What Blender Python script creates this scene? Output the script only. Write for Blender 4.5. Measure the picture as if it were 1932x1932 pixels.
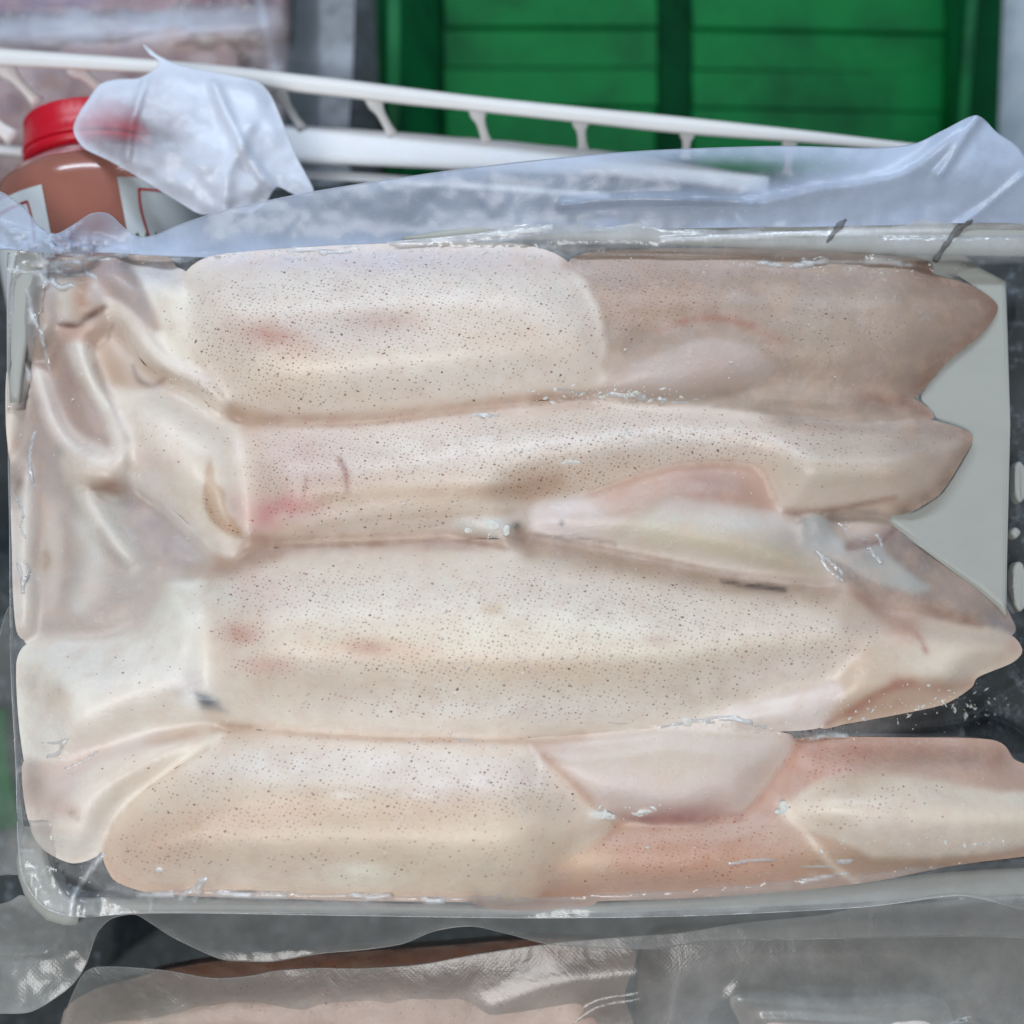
import bpy, bmesh, math, random
import numpy as np
from mathutils import Vector, Matrix
from mathutils.geometry import delaunay_2d_cdt

for o in list(bpy.data.objects):
    bpy.data.objects.remove(o)
SC = bpy.context.scene
COL = SC.collection
random.seed(7)
RNG = np.random.default_rng(11)

# ------------------------------------------------------------------ camera
CAM = Vector((0.0, -0.045, 0.34))
TILT = math.radians(8.0)
FOV = math.radians(50.0)
cd = bpy.data.cameras.new('camera')
cam = bpy.data.objects.new('camera', cd)
COL.objects.link(cam)
cam.location = CAM
cam.rotation_euler = (TILT, 0, 0)
cd.sensor_width = 36
cd.angle = FOV
cd.clip_start = 0.01
cd.clip_end = 20
cd.dof.use_dof = True
cd.dof.focus_distance = 0.328
cd.dof.aperture_fstop = 4.4
SC.camera = cam

# ------------------------------------------------------------------ light and exposure
SC.view_settings.view_transform = 'Standard'
SC.view_settings.look = 'None'
SC.view_settings.exposure = 0.0
SC.view_settings.gamma = 1.0
W = bpy.data.worlds.new('World')
SC.world = W
W.use_nodes = True
W.node_tree.nodes['Background'].inputs[0].default_value = (0.62, 0.70, 0.80, 1)
W.node_tree.nodes['Background'].inputs[1].default_value = 0.20


def area(name, loc, target, sx, sy, power, color):
    l = bpy.data.lights.new(name, 'AREA')
    l.shape = 'RECTANGLE'
    l.size, l.size_y = sx, sy
    l.energy = power
    l.color = color
    o = bpy.data.objects.new(name, l)
    COL.objects.link(o)
    o.location = loc
    d = Vector(target) - Vector(loc)
    o.rotation_euler = d.to_track_quat('-Z', 'Y').to_euler()
    return o


area('shop_tube_lamp', (-0.05, 0.85, 0.75), (0, 0.06, 0), 1.2, 0.10, 8.5, (0.76, 0.87, 1.0))
area('ceiling_lamp', (-0.16, -0.36, 0.86), (-.03, -.01, 0), 0.5, 0.35, 5.8, (1.0, 0.985, 0.965))
SC.cycles.max_bounces = 10
SC.cycles.transparent_max_bounces = 24
SC.cycles.caustics_refractive = False
SC.cycles.caustics_reflective = False

# ------------------------------------------------------------------ helpers
ROT = np.array(Matrix.Rotation(TILT, 3, 'X'))
TAN = math.tan(FOV / 2)


def P(u, v, z):
    """where the sight line of picture point (u, v) (1932 x 1932 raster) meets the level z"""
    u = np.asarray(u, float); v = np.asarray(v, float); z = np.asarray(z, float)
    x = (u - 966) / 966 * TAN
    y = (966 - v) / 966 * TAN
    d = np.stack([x, y, -np.ones_like(x)], -1) @ ROT.T
    t = (z - CAM.z) / d[..., 2]
    return np.stack([CAM.x + d[..., 0] * t, CAM.y + d[..., 1] * t, np.broadcast_to(z, t.shape)], -1)


def pt(u, v, z):
    return Vector(P(u, v, z).tolist())


def lin(c):
    c = np.asarray(c, float) / 255.0
    return np.where(c <= 0.04045, c / 12.92, ((c + 0.055) / 1.055) ** 2.4)


def rgba(c):
    l = lin(c)
    return (float(l[0]), float(l[1]), float(l[2]), 1.0)


def spline(pts, closed, step):
    p = np.asarray(pts, float)
    n = len(p)
    out = []
    m = n if closed else n - 1
    for i in range(m):
        if closed:
            a, b, c, d = p[i - 1], p[i], p[(i + 1) % n], p[(i + 2) % n]
        else:
            b, c = p[i], p[i + 1]
            a = p[i - 1] if i else 2 * b - c
            d = p[i + 2] if i + 2 < n else 2 * c - b
        k = max(1, int(round(np.linalg.norm(c - b) / step)))
        t = (np.arange(k) / k)[:, None]
        q = 0.5 * ((2 * b) + (c - a) * t + (2 * a - 5 * b + 4 * c - d) * t ** 2 + (3 * b - a - 3 * c + d) * t ** 3)
        # keep sharp turns from overshooting
        out.append(0.8 * q + 0.2 * (b + (c - b) * t))
    if not closed:
        out.append(p[-1:])
    return np.concatenate(out)


def dist_line(q, line, closed=False):
    a = line if closed else line[:-1]
    b = np.roll(line, -1, 0) if closed else line[1:]
    best = np.full(len(q), 1e18)
    for s, e in zip(a, b):
        ab = e - s
        L = ab @ ab + 1e-12
        t = np.clip(((q - s) @ ab) / L, 0, 1)
        dd = q - s - t[:, None] * ab
        best = np.minimum(best, (dd * dd).sum(1))
    return np.sqrt(best)


def inside(q, poly):
    x, y = q[:, 0], q[:, 1]
    r = np.zeros(len(q), bool)
    a = poly
    b = np.roll(poly, -1, 0)
    for (x1, y1), (x2, y2) in zip(a, b):
        if y1 == y2:
            continue
        c = ((y1 > y) != (y2 > y)) & (x < (x2 - x1) * (y - y1) / (y2 - y1) + x1)
        r ^= c
    return r


def signed(q, poly):
    d = dist_line(q, poly, True)
    return np.where(inside(q, poly), d, -d)


def sstep(a, b, x):
    t = np.clip((x - a) / (b - a), 0, 1)
    return t * t * (3 - 2 * t)


_LAT = RNG.random((64, 64))


def vnoise(q, scale, seed=0):
    p = q / scale + seed * 17.31
    i = np.floor(p).astype(int)
    f = p - i
    f = f * f * (3 - 2 * f)
    g = lambda a, b: _LAT[(i[:, 0] + a) % 64, (i[:, 1] + b) % 64]
    return ((g(0, 0) * (1 - f[:, 0]) + g(1, 0) * f[:, 0]) * (1 - f[:, 1]) + (g(0, 1) * (1 - f[:, 0]) + g(1, 1) * f[:, 0]) * f[:, 1]) * 2 - 1


def fbm(q, scale, seed=0):
    return vnoise(q, scale, seed) * .55 + vnoise(q, scale * .47, seed + 3) * .3 + vnoise(q, scale * .22, seed + 7) * .15


# paint: flesh colour with some crease shade and sheen painted in, each entry edits tint in place
def pb(u, v, ru, rv, c, s, ang=0):
    def f(q, T):
        a = math.radians(ang)
        x = (q[:, 0] - u) * math.cos(a) + (q[:, 1] - v) * math.sin(a)
        y = -(q[:, 0] - u) * math.sin(a) + (q[:, 1] - v) * math.cos(a)
        w = s * np.exp(-((x / ru) ** 2 + (y / rv) ** 2)) * (1 + .45 * fbm(q, max(12, min(ru, rv) * .8), int(u) % 13))
        w = np.clip(w, 0, 1)[:, None]
        T[:] = T * (1 - w) + lin(c) * w
    return f


def pp(poly, c, s, feather=6, step=10):
    sp = spline(poly, True, step)
    def f(q, T):
        w = s * sstep(-feather, feather, signed(q, sp) + 4 * fbm(q, 18, 2))
        w = w[:, None]
        T[:] = T * (1 - w) + lin(c) * w
    return f


def pl(line, wd, c, s):
    sp = spline(line, False, 8)
    def f(q, T):
        w = s * np.exp(-(dist_line(q, sp) / wd) ** 2) * (1 + .4 * fbm(q, 20, 5))
        w = np.clip(w, 0, 1)[:, None]
        T[:] = T * (1 - w) + lin(c) * w
    return f


def new_obj(name, verts, faces, mat, parent=None, smooth=True):
    me = bpy.data.meshes.new(name)
    org = np.array(parent.matrix_world.translation) if parent is not None else np.zeros(3)
    p = parent
    org = np.zeros(3)
    while p is not None:
        org = org + np.array(p.location)
        p = p.parent
    V = np.asarray(verts, float) - org
    me.from_pydata(V.tolist(), [], faces)
    me.materials.append(mat)
    if smooth:
        me.polygons.foreach_set('use_smooth', [True] * len(me.polygons))
    me.update()
    o = bpy.data.objects.new(name, me)
    COL.objects.link(o)
    o.parent = parent
    return o


def tag(o, label=None, cat=None, group=None, kind=None):
    if label: o['label'] = label
    if cat: o['category'] = cat
    if group: o['group'] = group
    if kind: o['kind'] = kind
    return o


def thing(name, loc, label, cat, group=None):
    o = bpy.data.objects.new(name, None)
    o.empty_display_size = 0.01
    COL.objects.link(o)
    o.location = loc
    return tag(o, label, cat, group)


def triangulate(sp, res):
    lo, hi = sp.min(0), sp.max(0)
    gx, gy = np.meshgrid(np.arange(lo[0], hi[0], res), np.arange(lo[1], hi[1], res))
    gx = gx + (np.arange(gx.shape[0]) % 2)[:, None] * res * .5
    q = np.stack([gx.ravel(), gy.ravel()], 1)
    q += (RNG.random(q.shape) - .5) * res * .25
    q = q[signed(q, sp) > res * .55]
    allp = np.concatenate([sp, q])
    n = len(sp)
    r = delaunay_2d_cdt([Vector(a) for a in allp.tolist()], [(i, (i + 1) % n) for i in range(n)], [], 1, 1e-4)
    vs = np.array([tuple(a) for a in r[0]])
    fs = [tuple(f) for f in r[2]]
    # keep the inside only and wind the same way
    c = np.array([vs[list(f)].mean(0) for f in fs])
    ok = inside(c, sp)
    out = []
    for f, k in zip(fs, ok):
        if not k:
            continue
        a, b, d = vs[f[0]], vs[f[1]], vs[f[2]]
        cr = (b[0] - a[0]) * (d[1] - a[1]) - (b[1] - a[1]) * (d[0] - a[0])
        out.append(f if cr < 0 else (f[0], f[2], f[1]))   # v runs downwards in the picture
    return vs, out


def smooth_z(z, faces, free, it):
    F = np.array(faces)
    E = np.concatenate([F[:, [0, 1]], F[:, [1, 2]], F[:, [2, 0]]])
    E = np.concatenate([E, E[:, ::-1]])
    cnt = np.bincount(E[:, 0], minlength=len(z)).astype(float)
    for _ in range(it):
        s = np.bincount(E[:, 0], weights=z[E[:, 1]], minlength=len(z)) / np.maximum(cnt, 1)
        z = np.where(free, .4 * z + .6 * s, z)
    return z


HSCALE = 1.05
SATUR = .95


def top_at(u, v, r=9):
    """the highest level built so far at a picture point"""
    best = -.01
    for q, z in HEIGHT:
        k = (np.abs(q[:, 0] - u) < r) & (np.abs(q[:, 1] - v) < r)
        if k.any():
            best = max(best, float(z[k].max()))
    return best


BODY = []
HEIGHT = []          # (uv, z) of everything the film is drawn over


def blob(name, outline, z0, H, R, mat, parent, base=(224, 214, 202), paint=(), dots=(), folds=(), res=5.5, lump=.5, sm=6, drape=True, edge=.6, depth=.008, grow=5.0):
    """a closed soft body: outline in picture raster at level z0 (m), swelling by H (m) over R raster units from its edge"""
    H *= HSCALE
    sp = spline(outline, True, res)
    if grow and drape:
        tn = np.roll(sp, -1, 0) - np.roll(sp, 1, 0)
        tn /= np.linalg.norm(tn, axis=1)[:, None] + 1e-9
        nm = np.stack([tn[:, 1], -tn[:, 0]], 1)
        ar = np.sum(sp[:, 0] * np.roll(sp[:, 1], -1) - np.roll(sp[:, 0], -1) * sp[:, 1])
        sp = sp + nm * (grow * .6 if ar > 0 else -grow * .6)
    vs, fs = triangulate(sp, res)
    d = dist_line(vs, sp, True)
    bd = d < 1e-3
    k0 = len(HEIGHT)
    lines = [(spline(ln, False, 8), w, a) for ln, w, a in folds]

    def zf(q, dd):
        t = np.clip(dd / R, 0, 1)
        zz = z0 + H * ((1 - edge) * np.sqrt(np.clip(1 - (1 - t) ** 2, 0, 1)) + edge * sstep(0, 1, t))
        zz = zz + lump * .001 * sstep(0, 25, dd) * fbm(q, 90, k0)
        for ln, w, a in lines:
            zz = zz + a * .001 * np.exp(-(dist_line(q, ln) / w) ** 2) * sstep(0, 8, dd)
        return zz

    def tf(q):
        TT = np.tile(lin(base), (len(q), 1))
        TT *= (1 + .035 * fbm(q, 70, 4))[:, None]
        for f in paint:
            f(q, TT)
        lum = TT @ np.array([.2126, .7152, .0722])
        TT = np.clip(lum[:, None] + (TT - lum[:, None]) * SATUR, .004, .86)
        DD = np.zeros(len(q))
        for f in dots:
            DD = np.maximum(DD, f(q))
        return TT, DD

    z = smooth_z(zf(vs, d), fs, ~bd, sm)
    X = P(vs[:, 0], vs[:, 1], z)
    T, D = tf(vs)
    # close it underneath
    n = len(vs)
    E = {}
    for f in fs:
        for a, b in ((f[0], f[1]), (f[1], f[2]), (f[2], f[0])):
            E[(a, b)] = 1
    rim = [(a, b) for (a, b) in E if (b, a) not in E]
    idx = {}
    for a, b in rim:
        for k in (a, b):
            if k not in idx:
                idx[k] = len(idx)
    keys = list(idx.keys())
    m_ = len(keys)
    low = X[keys].copy()
    low[:, 2] = np.minimum(z0 - depth, low[:, 2] - .001)
    faces = list(fs) + [(n + idx[b], n + idx[a], n + m_ + idx[a], n + m_ + idx[b]) for a, b in rim]
    nxt = {b: a for a, b in rim}
    loop = []
    k = rim[0][0]
    while k in nxt and len(loop) < len(rim):
        loop.append(n + m_ + idx[k]); k = nxt[k]
    if len(loop) > 2:
        faces.append(tuple(loop))
    V = np.concatenate([X, X[keys], low])
    o = new_obj(name, V, faces, mat, parent)
    Tl = np.concatenate([T, T[keys], T[keys]])
    at = o.data.attributes.new('tint', 'FLOAT_COLOR', 'POINT')
    at.data.foreach_set('color', np.concatenate([Tl, np.ones((len(Tl), 1))], 1).astype(np.float32).ravel())
    ad = o.data.attributes.new('dots', 'FLOAT', 'POINT')
    ad.data.foreach_set('value', np.concatenate([D, D[keys], np.zeros(m_)]).astype(np.float32))
    if drape:
        HEIGHT.append((vs, z))
        BODY.append((o, len(HEIGHT) - 1, list(idx.keys()), z0 - depth, d, sp, zf, tf))
    return o


def db(u, v, ru, rv, val, ang=0):
    def f(q):
        a = math.radians(ang)
        x = (q[:, 0] - u) * math.cos(a) + (q[:, 1] - v) * math.sin(a)
        y = -(q[:, 0] - u) * math.sin(a) + (q[:, 1] - v) * math.cos(a)
        return val * np.exp(-((x / ru) ** 2 + (y / rv) ** 2) ** 2)
    return f


def sheet(name, outline, zfun, mist, mat, parent, res=7, rim=0.00018, rimmat=None, sp=None, close=True):
    """a thin plastic film whose level is zfun(uv); mist(uv) is how milky it is; its cut edge is a fine bead"""
    sp = spline(outline, True, res) if sp is None else sp
    vs, fs = triangulate(sp, res)
    d = dist_line(vs, sp, True)
    z = zfun(vs, d)
    X = P(vs[:, 0], vs[:, 1], z)
    V = [tuple(a) for a in X]
    F = list(fs)
    M = np.clip(mist(vs, d), 0, 1)
    n0 = len(F)
    mm = list(M)
    if rim:
        zb = zfun(sp, np.zeros(len(sp)))
        ring = P(sp[:, 0], sp[:, 1], zb)
        k = len(ring)
        for i in range(k):
            a = ring[i - 1]; b = ring[(i + 1) % k]
            t = b - a
            t /= np.linalg.norm(t) + 1e-12
            s = np.cross(t, (0, 0, 1.0)); s /= np.linalg.norm(s) + 1e-12
            w = np.cross(s, t)
            for j in range(4):
                an = j * math.pi / 2
                V.append(tuple(ring[i] + rim * (math.cos(an) * s + math.sin(an) * w)))
                mm.append(.75)
        o0 = len(vs)
        for i in range(k):
            j2 = (i + 1) % k
            for j in range(4):
                F.append((o0 + i * 4 + j, o0 + i * 4 + (j + 1) % 4, o0 + j2 * 4 + (j + 1) % 4, o0 + j2 * 4 + j))
    o = new_obj(name, V, F, mat, parent)
    at = o.data.attributes.new('mist', 'FLOAT', 'POINT')
    at.data.foreach_set('value', np.array(mm, np.float32))
    return o


def ribbon_bar(name, pts, w, h, mat, parent, bev=.0008):
    """a moulded bar: rounded rectangle w across (m), h deep (m), swept through 3-D points"""
    p = np.asarray(pts, float)
    n = len(p)
    prof = []
    b = min(bev, w * .45, h * .45)
    for cx, cy, a0 in ((w / 2 - b, h / 2 - b, 0), (-w / 2 + b, h / 2 - b, 90), (-w / 2 + b, -h / 2 + b, 180), (w / 2 - b, -h / 2 + b, 270)):
        for k in range(4):
            a = math.radians(a0 + k * 30)
            prof.append((cx + b * math.cos(a), cy + b * math.sin(a)))
    m = len(prof)
    V, F = [], []
    for i in range(n):
        t = p[min(i + 1, n - 1)] - p[max(i - 1, 0)]
        t /= np.linalg.norm(t)
        s = np.cross(t, (0, 0, 1.0)); s /= np.linalg.norm(s) + 1e-12
        up = np.cross(s, t)
        for x, y in prof:
            V.append(p[i] + s * x + up * y)
    for i in range(n - 1):
        for j in range(m):
            F.append((i * m + j, i * m + (j + 1) % m, (i + 1) * m + (j + 1) % m, (i + 1) * m + j))
    F.append(tuple(range(m))[::-1])
    F.append(tuple(range((n - 1) * m, n * m)))
    return new_obj(name, V, F, mat, parent)


def tube(name, pts, radii, mat, parent, seg=8):
    p = np.asarray(pts, float)
    n = len(p)
    V, F = [], []
    for i in range(n):
        t = p[min(i + 1, n - 1)] - p[max(i - 1, 0)]
        t /= np.linalg.norm(t) + 1e-12
        s = np.cross(t, (0, 0, 1.0)); s /= np.linalg.norm(s) + 1e-12
        up = np.cross(s, t)
        r = radii[i] if hasattr(radii, '__len__') else radii
        for j in range(seg):
            a = 2 * math.pi * j / seg
            V.append(p[i] + r * (math.cos(a) * s + math.sin(a) * up))
    for i in range(n - 1):
        for j in range(seg):
            F.append((i * seg + j, i * seg + (j + 1) % seg, (i + 1) * seg + (j + 1) % seg, (i + 1) * seg + j))
    F.append(tuple(range(seg))[::-1]); F.append(tuple(range((n - 1) * seg, n * seg)))
    return new_obj(name, V, F, mat, parent)


def extrude_poly(name, outline, ztop, zbot, mat, parent, step=12, bev=.0012, smooth=True, raw=False):
    """a flat moulded plate with a rounded top edge"""
    sp = np.asarray(outline, float) if raw else spline(outline, True, step)
    c = P(sp[:, 0], sp[:, 1], np.full(len(sp), ztop))
    if np.sum(c[:, 0] * np.roll(c[:, 1], -1) - np.roll(c[:, 0], -1) * c[:, 1]) < 0:
        c = c[::-1]
    bm = bmesh.new()
    top = [bm.verts.new(tuple(a)) for a in c]
    f = bm.faces.new(top)
    r = bmesh.ops.extrude_face_region(bm, geom=[f])
    vs = [g for g in r['geom'] if isinstance(g, bmesh.types.BMVert)]
    # the copy is the top; the source is pushed down
    for v in top:
        v.co.z = zbot
    te = [e for e in bm.edges if all(abs(v.co.z - ztop) < 1e-9 for v in e.verts)]
    bmesh.ops.bevel(bm, geom=te, offset=bev, segments=3, affect='EDGES', profile=.5)
    bmesh.ops.recalc_face_normals(bm, faces=bm.faces)
    org = Vector((0, 0, 0)); p = parent
    while p is not None:
        org += p.location; p = p.parent
    for v in bm.verts:
        v.co -= org
    me = bpy.data.meshes.new(name)
    bm.to_mesh(me); bm.free()
    me.materials.append(mat)
    o = bpy.data.objects.new(name, me)
    COL.objects.link(o); o.parent = parent
    for pl_ in me.polygons:
        pl_.use_smooth = False
    return o


# ------------------------------------------------------------------ materials
class N:
    def __init__(s, name):
        s.m = bpy.data.materials.new(name)
        s.m.use_nodes = True
        s.t = s.m.node_tree
        s.t.nodes.clear()
        s.out = s.t.nodes.new('ShaderNodeOutputMaterial')

    def n(s, kind, **kw):
        nd = s.t.nodes.new('ShaderNode' + kind)
        for k, v in kw.items():
            if k.startswith('i_'):
                key = k[2:]
                key = int(key) if key.isdigit() else key.replace('_', ' ')
                sk = nd.inputs[key]
                if hasattr(v, 'is_output'):
                    s.t.links.new(v, sk)
                else:
                    sk.default_value = v
            else:
                setattr(nd, k, v)
        return nd

    def math(s, op, a, b=None, c=None, clamp=False):
        nd = s.t.nodes.new('ShaderNodeMath')
        nd.operation = op; nd.use_clamp = clamp
        for i, x in enumerate((a, b, c)):
            if x is None: continue
            if hasattr(x, 'is_output'): s.t.links.new(x, nd.inputs[i])
            else: nd.inputs[i].default_value = x
        return nd.outputs[0]

    def mix(s, fac, a, b):
        nd = s.t.nodes.new('ShaderNodeMix'); nd.data_type = 'RGBA'
        for i, x in ((0, fac), (6, a), (7, b)):
            if hasattr(x, 'is_output'): s.t.links.new(x, nd.inputs[i])
            else: nd.inputs[i].default_value = x
        return nd.outputs[2]

    def ramp(s, x, lo, hi, a=0.0, b=1.0):
        nd = s.t.nodes.new('ShaderNodeMapRange'); nd.interpolation_type = 'SMOOTHSTEP'
        s.t.links.new(x, nd.inputs[0])
        for i, y in zip((1, 2, 3, 4), (lo, hi, a, b)): nd.inputs[i].default_value = y
        return nd.outputs[0]

    def coord(s):
        return s.n('NewGeometry').outputs['Position']

    def noise(s, scale, detail=3, rough=.55, vec=None, dist=0):
        nd = s.n('TexNoise')
        nd.inputs['Scale'].default_value = scale; nd.inputs['Detail'].default_value = detail
        nd.inputs['Roughness'].default_value = rough; nd.inputs['Distortion'].default_value = dist
        s.t.links.new(vec if vec is not None else s.coord(), nd.inputs['Vector'])
        return nd.outputs['Fac']

    def bump(s, h, strength, dist, nrm=None):
        nd = s.n('Bump'); nd.inputs['Strength'].default_value = strength; nd.inputs['Distance'].default_value = dist
        s.t.links.new(h, nd.inputs['Height'])
        if nrm is not None: s.t.links.new(nrm, nd.inputs['Normal'])
        return nd.outputs['Normal']

    def done(s, sh):
        s.t.links.new(sh, s.out.inputs['Surface'])
        return s.m


def flesh_material(name='squid flesh', coat=.62):
    n = N(name)
    pos = n.coord()
    tint = n.n('Attribute', attribute_name='tint').outputs['Color']
    dens = n.n('Attribute', attribute_name='dots').outputs['Fac']
    soft = n.noise(160, 4, .6)
    base = n.mix(n.ramp(soft, .40, .72, 0, .24), tint, rgba((204, 172, 150)))
    base = n.mix(n.ramp(n.noise(64, 5, .6), .45, .75, 0, .22), base, rgba((184, 160, 150)))
    st_ = n.n('SeparateColor'); n.t.links.new(tint, st_.inputs[0])
    red = n.ramp(n.math('DIVIDE', st_.outputs['Red'], st_.outputs['Green']), 1.2, 1.6)
    # pigment spots, two sizes
    for scale, rad, gate, col, st in ((790, .205, 1.35, (112, 74, 58), .82), (400, .14, .5, (86, 48, 38), .92)):
        wob = n.n('VectorMath', operation='ADD')
        n.t.links.new(pos, wob.inputs[0])
        vs = n.n('Mapping'); vs.inputs['Scale'].default_value = (.82, 1.12, .35)
        vs.inputs['Rotation'].default_value = (0, 0, .35)
        n.t.links.new(wob.outputs[0], vs.inputs['Vector'])
        vo = n.n('TexVoronoi', feature='F1', voronoi_dimensions='2D'); vo.inputs['Scale'].default_value = scale; vo.inputs['Randomness'].default_value = .62
        n.t.links.new(vs.outputs[0], vo.inputs['Vector'])
        sep = n.n('SeparateColor'); n.t.links.new(vo.outputs['Color'], sep.inputs[0])
        rr = n.math('MULTIPLY_ADD', sep.outputs['Green'], rad * .6, rad * .55)
        edge = n.math('SUBTRACT', rr, vo.outputs['Distance'])
        hit = n.ramp(edge, -.03, .07)
        rr = n.math('MULTIPLY', rr, n.ramp(n.noise(55, 3, .6), .32, .68, .68, 1.32))
        on = n.math('LESS_THAN', sep.outputs['Red'], n.math('MULTIPLY', dens, gate))
        fac = n.math('MULTIPLY', n.math('MULTIPLY', hit, on), n.math('MULTIPLY_ADD', sep.outputs['Blue'], .6, st - .6))
        base = n.mix(fac, base, n.mix(red, rgba(col), rgba((150, 58, 44))))
    b1 = n.noise(900, 3, .6)
    b2 = n.noise(240, 3, .6)
    nr = n.bump(b2, .14, .0012)
    nr = n.bump(b1, .22, .0004, nr)
    p = n.n('BsdfPrincipled')
    n.t.links.new(base, p.inputs['Base Color'])
    n.t.links.new(nr, p.inputs['Normal'])
    p.inputs['Roughness'].default_value = .42
    wet = n.ramp(n.noise(130, 5, .65), .42, .62, coat * .25, coat * 2.2)
    n.t.links.new(wet, p.inputs['Coat Weight'])
    p.inputs['Coat Roughness'].default_value = .11
    cb = n.noise(520, 5, .7)
    n.t.links.new(n.bump(cb, .85, .0008), p.inputs['Coat Normal'])
    return n.done(p.outputs[0])


def film_material(name, color=(206, 214, 224), gloss=.10, rough=.10, scale=1.0, wrinkle=.35, emboss=0.0, back=.35, patch=.6):
    n = N(name)
    mist = n.n('Attribute', attribute_name='mist').outputs['Fac']
    nz = n.noise(70 * scale, 5, .62)
    fine = n.noise(700 * scale, 3, .6)
    m = n.math('MULTIPLY', mist, n.ramp(nz, .30, .72, 1 - patch, 1 + patch * .5))
    m = n.math('ADD', m, n.math('MULTIPLY', n.ramp(fine, .62, .75), n.math('MULTIPLY', mist, .25)), clamp=True)
    w = n.noise(110 * scale, 5, .6, dist=.6)
    nr = n.bump(w, wrinkle, .004)
    nr = n.bump(n.noise(520 * scale, 3, .6), wrinkle * .5, .0006, nr)
    if emboss:
        mp = n.n('Mapping'); mp.inputs['Rotation'].default_value = (0, 0, math.radians(42)); mp.inputs['Scale'].default_value = (1, 1, 0)
        n.t.links.new(n.coord(), mp.inputs['Vector'])
        vo = n.n('TexVoronoi', feature='F1'); vo.inputs['Scale'].default_value = 1000; vo.inputs['Randomness'].default_value = 0.05
        n.t.links.new(mp.outputs[0], vo.inputs['Vector'])
        nr = n.bump(n.ramp(vo.outputs['Distance'], .0, .5, 1, 0), emboss, .0004, nr)
    tr = n.n('BsdfTransparent')
    df = n.n('BsdfDiffuse'); df.inputs['Color'].default_value = rgba(color); n.t.links.new(nr, df.inputs['Normal'])
    tl = n.n('BsdfTranslucent'); tl.inputs['Color'].default_value = rgba(color); n.t.links.new(nr, tl.inputs['Normal'])
    ml = n.n('MixShader'); ml.inputs[0].default_value = back
    n.t.links.new(df.outputs[0], ml.inputs[1]); n.t.links.new(tl.outputs[0], ml.inputs[2])
    a = n.n('MixShader'); n.t.links.new(m, a.inputs[0]); n.t.links.new(tr.outputs[0], a.inputs[1]); n.t.links.new(ml.outputs[0], a.inputs[2])
    gl = n.n('BsdfGlossy'); gl.inputs['Roughness'].default_value = rough; gl.inputs['Color'].default_value = (1, 1, 1, 1)
    n.t.links.new(nr, gl.inputs['Normal'])
    fr = n.n('Fresnel'); fr.inputs['IOR'].default_value = 1.3; n.t.links.new(nr, fr.inputs['Normal'])
    fac = n.math('ADD', n.math('MULTIPLY', fr.outputs[0], 1.0), gloss * .5, clamp=True)
    b = n.n('MixShader'); n.t.links.new(fac, b.inputs[0]); n.t.links.new(a.outputs[0], b.inputs[1]); n.t.links.new(gl.outputs[0], b.inputs[2])
    return n.done(b.outputs[0])


def plain(name, color, rough=.45, var=.12, scale=60, dark=None, bump=.1, bscale=300, sss=0, spec=.5, streak=None, coat=0):
    n = N(name)
    c = rgba(color)
    dk = rgba(dark) if dark else tuple(x * (1 - var * 2) for x in c[:3]) + (1,)
    base = n.mix(n.ramp(n.noise(scale, 5, .62), .38, .74), c, dk)
    nr = n.bump(n.noise(bscale, 4, .6), bump, .001)
    p = n.n('BsdfPrincipled'); n.t.links.new(base, p.inputs['Base Color']); n.t.links.new(nr, p.inputs['Normal'])
    p.inputs['Roughness'].default_value = rough
    p.inputs['Specular IOR Level'].default_value = spec
    p.inputs['Coat Weight'].default_value = coat
    p.inputs['Coat Roughness'].default_value = .12
    if sss:
        p.inputs['Subsurface Weight'].default_value = sss
        p.inputs['Subsurface Radius'].default_value = (1, .8, .7)
        p.inputs['Subsurface Scale'].default_value = .004
    return n.done(p.outputs[0])


def frosted(name, color, frost=(214, 222, 232), amount=.5, scale=90, bscale=500, bump=.6):
    n = N(name)
    a = n.noise(scale, 6, .68)
    b = n.noise(scale * 7, 4, .7)
    f = n.math('MULTIPLY', n.ramp(a, .62 - amount * .4, .80 - amount * .25), n.ramp(b, .30, .62, .35, 1))
    base = n.mix(f, rgba(color), rgba(frost))
    nr = n.bump(b, bump, .0012)
    p = n.n('BsdfPrincipled'); n.t.links.new(base, p.inputs['Base Color']); n.t.links.new(nr, p.inputs['Normal'])
    p.inputs['Roughness'].default_value = .4
    p.inputs['Subsurface Weight'].default_value = .15
    p.inputs['Subsurface Scale'].default_value = .004
    return n.done(p.outputs[0])


FLESH = flesh_material()
FILM = film_material('pouch film', (232, 236, 240), wrinkle=.10, patch=.4, gloss=.04, rough=.10, back=.08)
FLANGE = film_material('pouch flange film', (190, 206, 232), wrinkle=.05, emboss=.03, rough=.32, patch=.14, back=.12, gloss=.03)
LOWFILM = film_material('lower pouch film', (186, 188, 186), wrinkle=.1, emboss=.05, rough=.24, patch=.25, back=.25, gloss=.05)
FLAP = film_material('frosty bag film', (222, 231, 248), wrinkle=.05, rough=.38, patch=.15, gloss=.04, back=.1)
WHITE = plain('white plastic', (226, 226, 226), .38, .03, 40, sss=.2, bump=.05)
TRAY = plain('white tray plastic', (170, 173, 168), .45, .04, 30, sss=.15, bump=.08)
LEDGE = frosted('frosty white plastic', (234, 238, 244), (236, 242, 250), .5, 120, 700, .35)
GREEN = plain('green plastic', (2, 112, 54), .6, .2, 16, dark=(3, 74, 38), bump=.12, bscale=60, spec=.15)
GREEND = plain('green plastic wall', (8, 100, 54), .55, .2, 22, dark=(2, 62, 34), bump=.1, spec=.2)
GROOVE = plain('dark green plastic', (3, 64, 34),   .8, spec=.08, var=.3, scale=30, dark=(2, 48, 28))
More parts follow.
